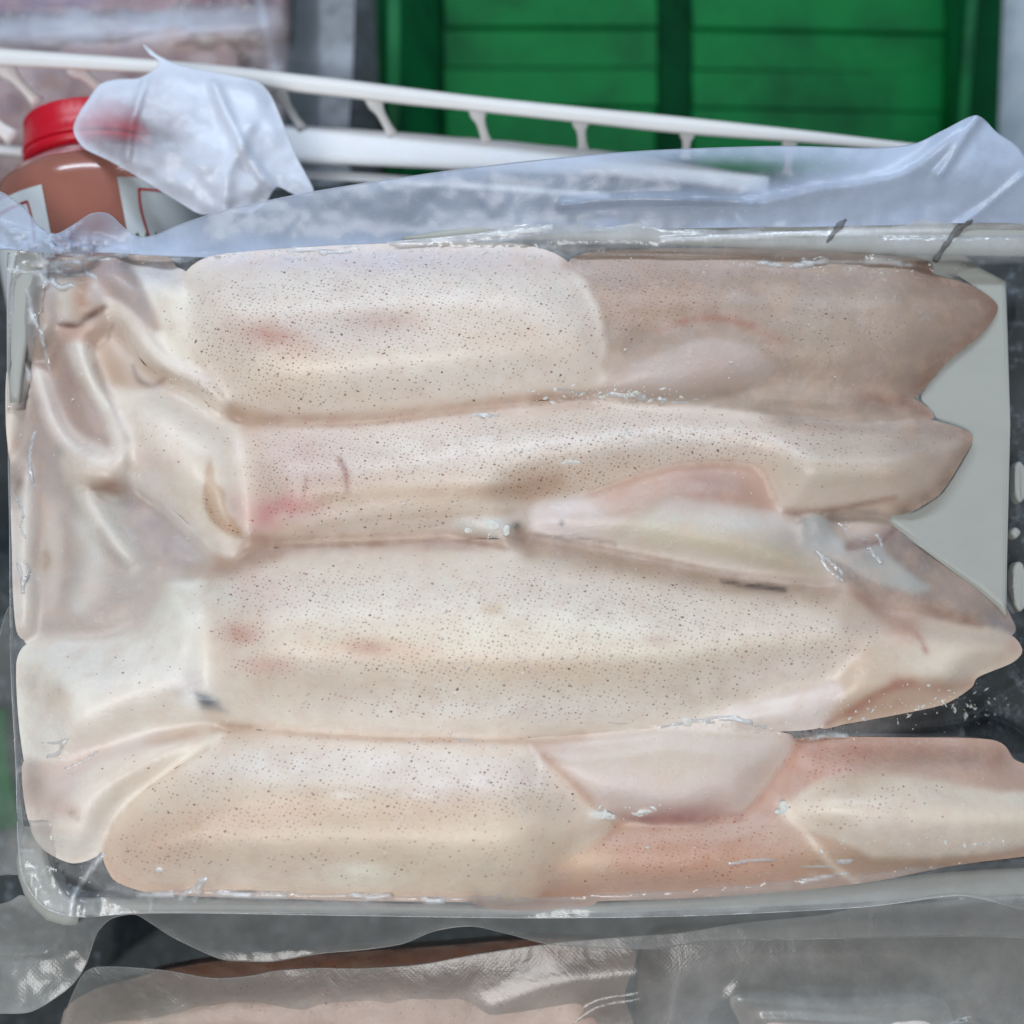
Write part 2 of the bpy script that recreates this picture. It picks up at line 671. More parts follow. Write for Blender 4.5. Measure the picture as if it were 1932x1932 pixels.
DARK = frosted('dark frosty liner', (56, 64, 66), (150, 165, 180), .28, 200, 900, .6)
WALL = frosted('freezer wall frost', (172, 192, 210), (206, 220, 232), .6, 30, 300, .3)
CAP = plain('red cap plastic', (196, 14, 40), .33, .06, 40, bump=.05)
ICE = frosted('ice', (214, 213, 208), (236, 235, 231), .55, 140, 500, .5)
EYE = plain('squid eye', (108, 122, 140), .3, .3, 400, dark=(70, 84, 100), coat=.5)
LENS = plain('white lens', (236, 236, 236), .35, .04, 200, sss=.3)
PAPER = plain('label paper', (206, 212, 214), .5, .05, 60)
REDINK = plain('red ink', (168, 44, 44), .5, .08, 80)
GREENINK = plain('green ink', (70, 120, 66), .5, .3, 300)
STAIN = plain('dirty film fold', (96, 94, 92), .4, .3, 300, dark=(60, 58, 56))
_t = STAIN.node_tree
_o = [k for k in _t.nodes if k.type == 'OUTPUT_MATERIAL'][0]
_p = [k for k in _t.nodes if k.type == 'BSDF_PRINCIPLED'][0]
_x, _y = _t.nodes.new('ShaderNodeMixShader'), _t.nodes.new('ShaderNodeBsdfTransparent')
_x.inputs[0].default_value = .5
_t.links.new(_y.outputs[0], _x.inputs[1]); _t.links.new(_p.outputs[0], _x.inputs[2]); _t.links.new(_x.outputs[0], _o.inputs['Surface'])
MEAT = frosted('frozen meat', (150, 116, 116), (206, 212, 232), .42, 70, 420, .8)

# ================================================================== the freezer around the packs
def box_mesh(name, x0, x1, y0, y1, z0, z1, mat, cuts=1, wob=0.0, lean=0.0):
    bm = bmesh.new()
    bmesh.ops.create_cube(bm, size=1)
    for v in bm.verts:
        v.co = Vector(((x0 + x1) / 2 + v.co.x * (x1 - x0), (y0 + y1) / 2 + v.co.y * (y1 - y0), (z0 + z1) / 2 + v.co.z * (z1 - z0)))
    if cuts > 1:
        bmesh.ops.subdivide_edges(bm, edges=bm.edges[:], cuts=cuts, use_grid_fill=True)
        for v in bm.verts:
            k = np.array([[v.co.x * 1000 + v.co.y * 310, v.co.z * 1000 + v.co.y * 620]])
            w = wob * float(fbm(k, 60, 3)[0])
            v.co += Vector((w + (v.co.z - z0) * lean, w * .3, w * .5))
    me = bpy.data.meshes.new(name)
    bm.to_mesh(me); bm.free()
    me.materials.append(mat)
    for p in me.polygons: p.use_smooth = cuts > 1
    o = bpy.data.objects.new(name, me)
    COL.objects.link(o)
    return o


tag(box_mesh('freezer_floor', -.6, .5, -.5, .6, -.26, -.22, DARK), kind='structure')
tag(box_mesh('freezer_wall', .203, .25, -.5, .6, -.22, .02, WALL, 24, .004, .7), kind='structure')

# ------------------------------------------------------------------ green crate, seen into from above
Zc = -.125
crate = thing('green_crate', pt(1290, 100, Zc - .02), 'green plastic crate with ribbed floor, behind the white basket rail', 'crate')
extrude_poly('crate_base', [(700, -190), (1900, -190), (1880, 330), (720, 330)], Zc - .006, Zc - .012, GROOVE, crate, raw=True)
rows = [(-150, -18), (-14, 48), (52, 126), (130, 198), (202, 322)]
for i, (a, b) in enumerate(rows):
    sl = lambda u: (u - 1290) * .035
    for x0, x1 in ((838, 1238), (1306, 1780)):
        k = 1 if x1 > 1500 else 0
        q = [(x0, a + k * (i % 2) * 3), (x1, a + k * 8), (x1 + 2, b + k * 12), (x0 + 3, b + k * 2)]
        extrude_poly('slat', q, Zc + (.0, .0012, -.0008, .0006, 0)[i], Zc - .0075, GREEN, crate, raw=True, bev=.0016)


def wall_strip(name, near, far, ztop, zbot, mat, parent, thick=.004, flip=1):
    """an upright crate wall between a floor line and a rim line, with a thickness"""
    a0, a1 = pt(*near[0], zbot), pt(*near[1], zbot)
    b0, b1 = pt(*far[0], ztop), pt(*far[1], ztop)
    off = Vector((flip * thick, 0, 0))
    V = [a0, a1, b1, b0, a0 + off, a1 + off, b1 + off, b0 + off]
    F = [(0, 1, 2, 3), (7, 6, 5, 4), (0, 4, 5, 1), (1, 5, 6, 2), (2, 6, 7, 3), (3, 7, 4, 0)]
    o = new_obj(name, [tuple(v) for v in V], F, mat, parent, False)
    return o


wall_strip('side_wall', ((836, -190), (842, 330)), ((752, -190), (752, 330)), Zc + .05, Zc - .008, GREEND, crate, .004, -1)
wall_strip('side_wall', ((1784, -190), (1786, 330)), ((1842, -190), (1800, 330)), Zc + .03, Zc - .008, GREEND, crate, .004, 1)
ribbon_bar('rim', [pt(744, v, Zc + .053) for v in (-190, 60, 330)], .006, .005, GREEND, crate, .0016)
ribbon_bar('rim', [pt(1846 - (v + 190) * .075, v, Zc + .033) for v in (-190, 60, 330)], .005, .005, GREEND, crate, .0016)
ribbon_bar('rib', [pt(800, v, Zc + .004) for v in (-190, 60, 330)], .004, .02, GREEN, crate, .0012)
ribbon_bar('rib', [pt(1800 - (v + 190) * .02, v, Zc + .006) for v in (-190, 60, 330)], .003, .012, GREEN, crate, .001)

# a second crate, whose corner shows past the pack's left edge
c2 = thing('green_crate', pt(-60, 1500, -.11), 'green crate side glimpsed past the left edge of the squid pouch', 'crate')
ribbon_bar('rim', [pt(-10, 1340, -.09), pt(0, 1470, -.09), pt(18, 1560, -.09)], .010, .006, GREEN, c2, .002)
wall_strip('side_wall', ((-30, 1340), (-6, 1570)), ((-2, 1340), (24, 1570)), -.092, -.20, GREEND, c2, .003, -1)
tag(box_mesh('frosty_parcel', -.30, -.155, -.16, .0, -.20, -.10, DARK, 6, .006), 'dark frosty parcel in the gap left of the squid pouch', 'parcel')

# ------------------------------------------------------------------ frozen meat in a bag, top left
def mzt(q, d):
    return -.075 + .010 * np.sqrt(np.clip(d / 90, 0, 1)) + .0035 * fbm(q, 120, 2) + .0015 * fbm(q, 30, 9)


mo = spline([(-120, -140), (200, -150), (540, -140), (560, 20), (556, 140), (545, 250), (520, 330), (300, 340), (-120, 330)], True, 10)
MQ = [((150, 122, 132), ()), ]
meat = blob('frozen_meat', [(-120, -140), (200, -150), (530, -140), (548, 20), (540, 140), (530, 250), (500, 330), (300, 340), (-120, 330)], -.080, .016, 110, None or FLESH, None,
            (158, 134, 136), [pb(430, 0, 130, 26, (112, 50, 76), .85), pb(330, -10, 260, 40, (120, 70, 96), .6), pb(60, 20, 190, 55, (120, 116, 150), .7, -10), pb(250, 62, 260, 26, (212, 212, 226), .8, -6), pb(330, 40, 220, 14, (196, 196, 214), .7, 4),
             pb(60, 120, 200, 24, (190, 176, 186), .6, -5), pb(420, 130, 150, 40, (152, 126, 130), .7), pb(100, 90, 90, 30, (176, 160, 170), .5), pb(40, 200, 110, 60, (128, 104, 112), .7), pb(480, 70, 60, 40, (176, 160, 162), .5)],
            [], [([(0, 70), (200, 84), (400, 60), (520, 70)], 22, 3.0), ([(0, 40), (260, 40), (500, 14)], 16, -2.5), ([(330, 60), (480, 48)], 12, 2)], 8, 3.0, 3, False)
tag(meat, 'mauve frozen meat with frost, inside the clear bag at the back', 'meat')
fb = sheet('plastic_bag', [(-150, -170), (560, -170), (671, -160), (668, 0), (664, 130), (652, 290), (640, 345), (300, 360), (-150, 350)],
           lambda q, d: -.066 - .020 * sstep(530, 610, q[:, 0]) + .006 * np.exp(-((q[:, 1] - 70 + .04 * q[:, 0]) / 40) ** 2) * sstep(580, 480, q[:, 0]) + .0016 * fbm(q, 60, 3),
           lambda q, d: .04 + .50 * np.clip(fbm(q, 90, 5), 0, 1) * sstep(230, 60, q[:, 1]) + .30 * np.exp(-((q[:, 1] - 55 + .05 * q[:, 0]) / 22) ** 2) * sstep(540, 480, q[:, 0]) + .12 * sstep(540, 600, q[:, 0]) + .3 * np.exp(-((q[:, 0] - 490 - .2 * q[:, 1]) / 7) ** 2) * sstep(220, 60, q[:, 1]),
           FLAP, None, 9)
tag(fb, 'clear frosty bag holding mauve frozen meat, with a wide empty margin', 'plastic bag')

# ------------------------------------------------------------------ white basket rail
bk = thing('freezer_basket', pt(860, 230, -.06), 'white plastic basket edge with slotted rail in front of the green crate', 'basket')
ZR, ZL = -.024, -.034
top = [(-60, 101), (0, 108), (150, 117), (300, 127), (450, 143), (560, 157), (640, 166), (780, 183), (907, 197), (1107, 218), (1281, 236), (1509, 257), (1650, 272), (1760, 284)]
hw = [17, 17, 15, 14, 16, 17, 17, 16, 14.5, 15, 16, 12, 10, 9]


def rail(name, pts, halfw, z, depth, mat, parent):
    p = np.asarray(pts, float)
    n = len(p)
    V, F = [], []
    prof = [(-1, -.7), (-1, .55), (-.85, .85), (-.5, 1), (.5, 1), (.85, .85), (1, .55), (1, -.7)]
    for i in range(n):
        t = p[min(i + 1, n - 1)] - p[max(i - 1, 0)]
        t /= np.linalg.norm(t)
        s = np.array([-t[1], t[0]])
        for a, b in prof:
            q = p[i] + s * a * halfw[i]
            V.append(tuple(P(q[0], q[1], z + depth * .5 * b)))
            if mat is TRAY:
                HEIGHT.append((np.array([q]), np.array([z + depth * .5 * b])))
    m = len(prof)
    for i in range(n - 1):
        for j in range(m):
            F.append((i * m + j, (i + 1) * m + j, (i + 1) * m + (j + 1) % m, i * m + (j + 1) % m))
    F.append(tuple(range(m))); F.append(tuple(range((n - 1) * m, n * m))[::-1])
    return new_obj(name, V, F, mat, parent)


def dense(pts, hw_, step=25):
    p = np.asarray(pts, float)
    s = spline(np.concatenate([p, np.asarray(hw_, float)[:, None]], 1), False, step)
    return s[:, :2], s[:, 2]


a, b = dense(top, hw)
rail('top_rail', a, b, ZR, .006, WHITE, bk)
a, b = dense([(440, 262), (560, 272), (700, 279), (860, 289), (1000, 299), (1150, 310), (1300, 330), (1450, 350)], [36, 36, 34, 31, 28, 24, 20, 18])
a2 = a + np.array([0, 0]) + 2.0 * np.stack([fbm(a, 60, 1), fbm(a, 40, 2)], 1)
rail('ledge', a2, b, ZL, .006, LEDGE, bk)
a, b = dense([(520, 326), (700, 336), (900, 350), (1150, 372)], [9, 9, 8, 7])
rail('lower_lip', a, b, ZL - .004, .004, LEDGE, bk)
a, b = dense([(-60, 278), (0, 282), (90, 290), (160, 300)], [9, 9, 9, 9])
rail('ledge', a, b, ZL - .016, .005, LEDGE, bk)
for (u0, v0), (u1, v1), w in (((520, 165), (572, 246), 7), ((700, 180), (742, 258), 7.5), ((898, 202), (919, 272), 7.5), ((1094, 222), (1100, 284), 7.5), ((1297, 244), (1293, 300), 7), ((1490, 262), (1486, 330), 7),
                              ((0, 118), (72, 194), 9), ((136, 122), (196, 172), 9), ((-70, 190), (26, 262), 11)):
    n_ = 9
    V = []
    pts, hws = [], []
    for k in range(n_):
        t = k / (n_ - 1)
        pts.append((u0 + (u1 - u0) * t, v0 + (v1 - v0) * t))
        hws.append(w * 1.1 * (1 + .9 * math.exp(-(max(t - .2, 0) / .14) ** 2) + .5 * math.exp(-((1 - t) / .12) ** 2)))
    o = rail('strut', pts, hws, (ZR + ZL) / 2, .004, WHITE, bk)
    V = o.data.vertices
    for i, vtx in enumerate(V):
        t = (i // 8) / (n_ - 1)
        if i // 8 < n_:
            dz = (ZR - .001) * (1 - t) + (ZL + .001) * t - (ZR + ZL) / 2
            w_ = vtx.co + bk.location
            d = w_ - CAM
            w2 = CAM + d * ((w_.z + dz - CAM.z) / (w_.z - CAM.z))
            vtx.co = w2 - bk.location

# ------------------------------------------------------------------ bottle with a red cap
Zb = -.036
bt = thing('sauce_bottle', pt(176, 380, Zb - .028), 'bottle of brown sauce with red screw cap, under the crumpled film flap', 'bottle')
ax0 = pt(158, 222, Zb + .002)
tip = pt(236, 640, Zb - .010)
axis = (ax0 - tip).normalized()
side = axis.cross(Vector((0, 0, 1))).normalized()
front = side.cross(axis).normalized()
if front.z < 0: front = -front
PX = .0001545 * 1.12


def axp(t):     # t in picture units down from the cap's top
    return ax0 - axis * (t * PX)


def lathe(name, prof, mat, parent, seg=64, ridges=0, a0=0, a1=2 * math.pi):
    V, F = [], []
    full = abs(a1 - a0 - 2 * math.pi) < 1e-6
    m = seg if full else seg + 1
    for t, r in prof:
        for j in range(m):
            a = a0 + (a1 - a0) * j / seg
            rr = r * PX * (1 + (.012 * math.cos(a * ridges) if ridges and 6 < t < 66 else 0))
            V.append(tuple(axp(t) + rr * (math.cos(a) * side + math.sin(a) * front)))
    for i in range(len(prof) - 1):
        for j in range(seg):
            k = (j + 1) % m if full else j + 1
            F.append((i * m + j, i * m + k, (i + 1) * m + k, (i + 1) * m + j))
    if full and prof[0][1] > 0:
        F.append(tuple(range(m))[::-1]); F.append(tuple(range((len(prof) - 1) * m, len(prof) * m)))
    return new_obj(name, V, F, mat, parent)


sauce = plain('brown sauce bottle', (156, 100, 86), .2, .1, 25, dark=(134, 84, 72), bump=.04, coat=.6)
neckm = plain('pinkish bottle neck', (176, 120, 128), .2, .1, 40, bump=.04, coat=.8)
lathe('bottle_body', [(104, 118), (112, 140), (124, 170), (134, 184)], neckm, bt).name = 'shoulder'
lathe('bottle_body', [(134, 184), (142, 192), (160, 204), (185, 211), (420, 212), (440, 205)], sauce, bt)
lathe('neck', [(84, 112), (98, 112), (103, 118), (108, 140), (113, 138)], neckm, bt)
capo = lathe('cap', [(-2, 80), (0, 106), (3, 114), (8, 118), (40, 122), (64, 128), (68, 132), (72, 132), (73, 122)], CAP, bt, 96, 48)
lathe('tamper_ring', [(75, 124), (76, 131), (90, 133), (93, 122)], CAP, bt, 64)
for (t0, a0, a1), (f0, f1) in (((200, math.radians(6), math.radians(63)), (0, 1)), ((196, math.radians(101), math.radians(176)), (1, 0))):
    lb = lathe('label', [(t0, 212.5), (t0 + .5, 213.5), (420, 213.5)], PAPER, bt, 24, 0, a0, a1)
    # printed frame: a red line that runs along the label's top and down its inner side
    ai = a1 - math.radians(10) if f1 else a0 + math.radians(10)
    ao = a0 - math.radians(-6) if f1 else a1 - math.radians(6)
    rings = []
    for k in range(20):
        rings.append((t0 + 24 + (0), ao + (ai - ao) * k / 19))
    ca = ai
    for k in range(14):
        rings.append((t0 + 24 + 12 * k, ai + (-1 if f1 else 1) * math.radians(3.2) * min(1, k / 3) * 0 + (1 if f1 else -1) * math.radians(.9) * math.sin(k * .5)))
    V, F = [], []
    for i, (t, a_) in enumerate(rings):
        tn = rings[min(i + 1, len(rings) - 1)]; tp = rings[max(i - 1, 0)]
        dt, da = tn[0] - tp[0], (tn[1] - tp[1]) * 213
        L = math.hypot(dt, da) + 1e-9
        nt, na = da / L * 2.4, -dt / L * 2.4 / 213
        for s in (-1, 1):
            tt, aa = t + s * nt, a_ + s * na
            V.append(tuple(axp(tt) + 214.3 * PX * (math.cos(aa) * side + math.sin(aa) * front)))
    for i in range(len(rings) - 1):
        F.append((i * 2, i * 2 + 1, i * 2 + 3, i * 2 + 2))
    new_obj('printed_line', V, F, REDINK, lb, False)
    if f0 == 0:
        # the green leaf print low on the right label
        V, F = [], []
        for k in range(26):
            tt = 322 + 10 * math.sin(k * 1.7) ; aa = math.radians(62 - k * 1.4)
            for s, h in ((0, 34), (1, 0)):
                V.append(tuple(axp(tt + (40 if s else -abs(7 * math.sin(k * 2.3)))) + 214.1 * PX * (math.cos(aa) * side + math.sin(aa) * front)))
        for k in range(25):
            F.append((k * 2, k * 2 + 1, k * 2 + 3, k * 2 + 2))
        new_obj('leaf_print', V, F, GREENINK, lb, False)

# ================================================================== the white tray inside the pouch
tr = thing('white_tray', pt(960, 1080, -.012), 'white plastic tray with slotted end, lying under the squid inside the pouch', 'tray')
ZT = .002
a, b = dense([(760, 450), (860, 440), (960, 430), (1200, 424), (1500, 432), (1700, 438), (1960, 440), (2080, 440)], [3, 12, 22, 34, 40, 42, 44, 44])
rail('rim', a, b, ZT + .006, .010, TRAY, tr)
a, b = dense([(62, 462), (48, 520), (38, 600), (30, 690), (28, 760)], [24, 27, 24, 16, 10])
rail('rim', a, b, ZT + .004, .010, TRAY, tr)
a, b = dense([(64, 1560), (62, 1620), (76, 1672), (106, 1712), (150, 1726)], [20, 32, 34, 30, 22])
rail('rim', a, b, ZT, .010, TRAY, tr)
a, b = dense([(110, 1712), (300, 1708), (700, 1712), (1000, 1716), (1300, 1704), (1600, 1684), (1800, 1668), (2080, 1656)], [18, 16, 11, 10, 13, 20, 26, 28])
rail('rim', a, b, ZT - .004, .008, TRAY, tr)
extrude_poly('end_panel', [(1660, 474), (1820, 474), (1850, 500), (1902, 528), (1906, 800), (1903, 1165), (1886, 1146), (1846, 1112), (1740, 1034), (1676, 985), (1680, 900), (1660, 760), (1640, 640)], ZT + .005, ZT - .012, TRAY, tr, raw=True, bev=.002)
for q in ([(1913, 1074), (1920, 1060), (1932, 1064), (1940, 1100), (1938, 1140), (1926, 1154), (1916, 1140), (1912, 1106)], [(1908, 1004), (1918, 994), (1928, 1004), (1918, 1016)],
          [(1916, 880), (1926, 870), (1940, 890), (1940, 930), (1926, 948), (1916, 930)]):
    extrude_poly('slot_rung', q, ZT - .006, ZT - .010, TRAY, tr, 5, .0010)
floor = extrude_poly('tray_floor', [(60, 470), (2080, 440), (2080, 1690), (100, 1720)], ZT - .020, ZT - .024, DARK, tr, raw=True)

# ================================================================== the four squid
CREAM = (220, 208, 195)







OLIVE = (198, 190, 164)



def squid(loc, label):
    return thing('squid', loc, label, 'squid', 'squid packed side by side in the clear pouch')


s1 = squid(pt(1000, 620, 0), 'uppermost squid in the pouch, under the white tray rim, dotted mantle and pink fin')
s2 = squid(pt(1100, 880, 0), 'narrow squid second from the top, rosy red stain at its neck, glinting back')
s3 = squid(pt(1000, 1220, 0), 'broad plump squid third from the top, with the small blue-grey eye and black speckled back')
s4 = squid(pt(900, 1560, 0), 'lowest squid in the pouch, tan and orange, nearest the bag edge at the bottom')

# ---- squid 1
blob('neck', [(350, 640), (420, 660), (520, 700), (560, 860), (480, 900), (420, 860), (380, 780)], -.002, .006, 40, FLESH, s1, (198, 170, 148))
blob('arm_base', [(30, 520), (80, 490), (200, 490), (320, 490), (400, 700), (460, 800), (300, 920), (150, 900), (60, 820), (24, 700)], -.003, .006, 60, FLESH, s1, (188, 168, 156), [pb(270, 690, 60, 40, (190, 160, 138), .7), pb(130, 640, 60, 40, (196, 160, 144), .6), pb(80, 760, 40, 70, (180, 160, 152), .7)])
blob('tail', [(1080, 490), (1250, 472), (1500, 474), (1738, 492), (1760, 520), (1830, 541), (1880, 578), (1852, 626), (1786, 680), (1712, 755), (1600, 770), (1440, 752), (1250, 760), (1100, 745), (1060, 620)],
     .006, .011, 110, FLESH, s1, (176, 155, 138),
     [pb(1250, 550, 130, 60, (190, 158, 132), .8), pb(1120, 510, 120, 26, (196, 182, 180), .6), pb(1350, 500, 220, 22, (190, 170, 162), .7), pp([(1423, 530), (1515, 530), (1506, 565), (1458, 586), (1440, 560)], (196, 166, 136), .55, 5),
      pb(1540, 620, 130, 70, (184, 166, 148), .8), pl([(1740, 505), (1790, 525), (1840, 548), (1876, 580), (1852, 626), (1786, 682), (1714, 752)], 26, (150, 118, 98), .85),
      pb(1790, 575, 80, 50, (166, 138, 116), .6, 30), pl([(1440, 700), (1600, 690), (1740, 650)], 10, (184, 160, 144), .5), pb(1640, 740, 90, 26, (186, 160, 142), .6), pl([(1330, 505), (1500, 520), (1640, 528)], 7, (176, 150, 136), .6),
      pl([(1370, 600), (1450, 632), (1480, 650)], 10, (188, 140, 112), .55)],
     [db(1230, 555, 150, 62, .95), db(1560, 610, 150, 60, .30), db(1440, 560, 100, 60, .35)],
     [([(1200, 640), (1300, 604), (1432, 622)], 10, -1.2), ([(1450, 690), (1600, 690), (1740, 655)], 14, -.9), ([(1330, 508), (1500, 522), (1640, 530)], 8, -.8)])
blob('fin', [(1168, 676), (1187, 657), (1230, 630), (1296, 606), (1349, 600), (1432, 621), (1460, 640), (1475, 690), (1440, 716), (1392, 728), (1305, 745), (1220, 748), (1150, 742), (1140, 720)],
     .012, .006, 60, FLESH, s1, (198, 182, 174),
     [pl([(1230, 634), (1296, 610), (1349, 604), (1432, 625)], 14, (178, 116, 98), .8), pl([(1280, 618), (1330, 606)], 8, (160, 80, 76), .6), pb(1320, 680, 110, 40, (200, 180, 174), .8), pb(1240, 700, 60, 34, (206, 194, 188), .7), pb(1172, 690, 16, 30, (196, 164, 148), .7), pl([(1190, 655), (1240, 628)], 7, (190, 150, 128), .5)])
blob('mantle', [(330, 560), (362, 505), (420, 482), (600, 468), (800, 460), (960, 461), (1040, 478), (1090, 512), (1150, 562), (1166, 590), (1176, 640), (1168, 690), (1132, 730), (1030, 750), (900, 766), (740, 786), (600, 797), (500, 790), (440, 764), (392, 706), (345, 650)],
     .010, .0135, 130, FLESH, s1, CREAM,
     [pb(700, 490, 420, 26, (206, 200, 214), .75), pb(1010, 500, 90, 26, (214, 196, 190), .6), pb(700, 545, 320, 30, (226, 218, 212), .6), pb(620, 620, 150, 34, (206, 198, 194), .7), pb(520, 640, 60, 30, (206, 150, 128), .55, 20), pb(720, 605, 60, 20, (200, 164, 148), .6), pb(505, 630, 44, 16, (190, 124, 104), .4, 10), pb(575, 655, 46, 16, (184, 124, 104), .38, 20),  # the bluish top edge is the film's reflection, painted into the tint
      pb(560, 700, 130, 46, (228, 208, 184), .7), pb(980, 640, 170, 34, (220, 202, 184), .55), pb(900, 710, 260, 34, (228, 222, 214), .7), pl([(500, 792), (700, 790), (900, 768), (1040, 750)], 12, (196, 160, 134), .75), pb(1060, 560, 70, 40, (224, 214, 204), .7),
      pb(365, 600, 26, 100, (224, 218, 204), .8), pb(1120, 680, 40, 40, (220, 206, 194), .6)],
     [db(505, 630, 60, 24, 1.25, 10), db(575, 655, 60, 24, 1.2, 20), db(520, 640, 170, 110, 1.0, 10), db(700, 590, 330, 90, .85), db(950, 600, 230, 80, .55), db(560, 720, 190, 60, .62), db(900, 700, 250, 50, .36), db(1060, 590, 90, 80, .55), db(760, 520, 330, 40, .5)],
     [([(560, 640), (800, 622), (1060, 640)], 34, -1.0)])
blob('head', [(238, 516), (290, 498), (345, 512), (372, 540), (382, 640), (400, 704), (436, 760), (420, 772), (360, 716), (310, 668), (280, 600)],
     .007, .010, 60, FLESH, s1, (224, 218, 204), [pb(300, 520, 60, 26, (204, 206, 224), .7), pb(350, 620, 30, 80, (224, 216, 200), .7)], [db(350, 620, 60, 90, .12)])  # bluish patch at the top: film reflection painted on
blob('arm', [(165, 505), (190, 496), (232, 494), (262, 530), (284, 576), (302, 622), (284, 616), (255, 592), (215, 560), (180, 530)], .012, .006, 30, FLESH, s1, (182, 166, 162), [pb(205, 505, 40, 12, (190, 168, 172), .8), pb(260, 570, 30, 40, (176, 160, 152), .7), pb(296, 614, 10, 10, (186, 160, 128), .6)], [], res=4)
blob('arm', [(196, 570), (222, 562), (262, 592), (300, 640), (340, 684), (395, 706), (436, 768), (420, 778), (372, 742), (310, 712), (268, 676), (226, 624)], .009, .009, 24, FLESH, s1, (222, 210, 198), [pb(240, 600, 30, 30, (206, 186, 172), .7, 45), pb(330, 690, 60, 14, (228, 220, 208), .7, 30)], [db(400, 745, 40, 24, .4)], res=4)
blob('arm', [(100, 528), (130, 512), (176, 520), (198, 556), (206, 586), (186, 606), (146, 618), (120, 616), (112, 570)], .010, .008, 30, FLESH, s1, (206, 190, 178), [pb(156, 562, 20, 40, (186, 140, 106), .9), pb(122, 570, 14, 50, (212, 206, 196), .8), pb(186, 550, 14, 30, (206, 196, 196), .6), pl([(108, 611), (145, 613), (164, 599), (196, 579)], 5, (116, 64, 46), .9)], [], [([(150, 612), (166, 598), (196, 578)], 5, -1.2)], res=4)
blob('arm', [(45, 600), (58, 520), (74, 498), (100, 506), (116, 560), (114, 612), (100, 640), (74, 668), (48, 668)], .008, .009, 26, FLESH, s1, (184, 172, 164), [pb(60, 610, 12, 60, (196, 188, 180), .8), pl([(72, 560), (66, 620), (64, 660)], 6, (152, 132, 122), .6), pb(96, 560, 14, 50, (176, 162, 160), .7)], [], [([(70, 540), (66, 600), (62, 660)], 6, -1.2)], res=4)
blob('mouth_fold', [(104, 612), (146, 606), (190, 596), (206, 616), (180, 640), (140, 648), (112, 640)], .010, .005, 18, FLESH, s1, (206, 184, 170), [pb(150, 628, 34, 12, (200, 152, 134), .7)], [], res=4)

# ---- squid 2
blob('neck', [(400, 900), (560, 900), (600, 1060), (480, 1110), (380, 1120), (380, 1020)], -.002, .006, 40, FLESH, s2, (190, 160, 138))
blob('fin', [(960, 1000), (985, 968), (1000, 935), (1060, 918), (1112, 910), (1261, 862), (1430, 872), (1463, 941), (1480, 966), (1530, 1004), (1590, 1056), (1610, 1100), (1560, 1120), (1380, 1090), (1200, 1056), (1060, 1036)],
     .003, .009, 80, FLESH, s2, (208, 196, 188),
     [pp([(1112, 905), (1261, 862), (1432, 872), (1470, 960), (1380, 952), (1270, 938), (1200, 968), (1150, 978), (1116, 944)], (198, 160, 138), .9, 7), pb(1330, 915, 70, 40, (182, 142, 130), .8), pb(1160, 945, 44, 36, (198, 152, 124), .7), pb(1235, 895, 70, 26, (204, 166, 142), .7), pb(1080, 985, 90, 40, (214, 202, 202), .9), pb(1260, 985, 80, 22, (210, 210, 202), .8), pl([(1170, 1000), (1210, 970), (1260, 935)], 12, (196, 176, 160), .7),
      pb(1300, 1020, 150, 34, OLIVE, .85, 8), pb(1480, 1060, 90, 34, (176, 162, 138), .75, 20), pb(1390, 985, 90, 12, (206, 208, 206), .7, 3), pl([(1000, 1012), (1100, 1020), (1160, 1030)], 4, (120, 104, 96), .4), pb(1510, 1020, 40, 34, (160, 150, 140), .6), pb(1420, 1040, 110, 18, (190, 178, 150), .6, 10)],
     [], [([(1000, 1006), (1120, 1030), (1300, 1070)], 12, -.8)])
blob('tail_fin', [(1180, 748), (1300, 738), (1392, 728), (1458, 712), (1600, 706), (1716, 750), (1760, 786), (1700, 800), (1560, 790), (1400, 776), (1250, 770)], .006, .006, 40, FLESH, s2, (172, 154, 138),
     [pb(1440, 745, 110, 22, (182, 166, 150), .8, 6), pb(1640, 745, 80, 30, (160, 136, 120), .8, 20), pl([(1640, 745), (1720, 765), (1760, 790)], 10, (166, 116, 88), .7), pb(1300, 755, 80, 14, (196, 184, 172), .6), pb(1560, 730, 90, 18, (204, 180, 164), .6)], [], [([(1250, 764), (1400, 762), (1560, 786)], 9, -1.0)])
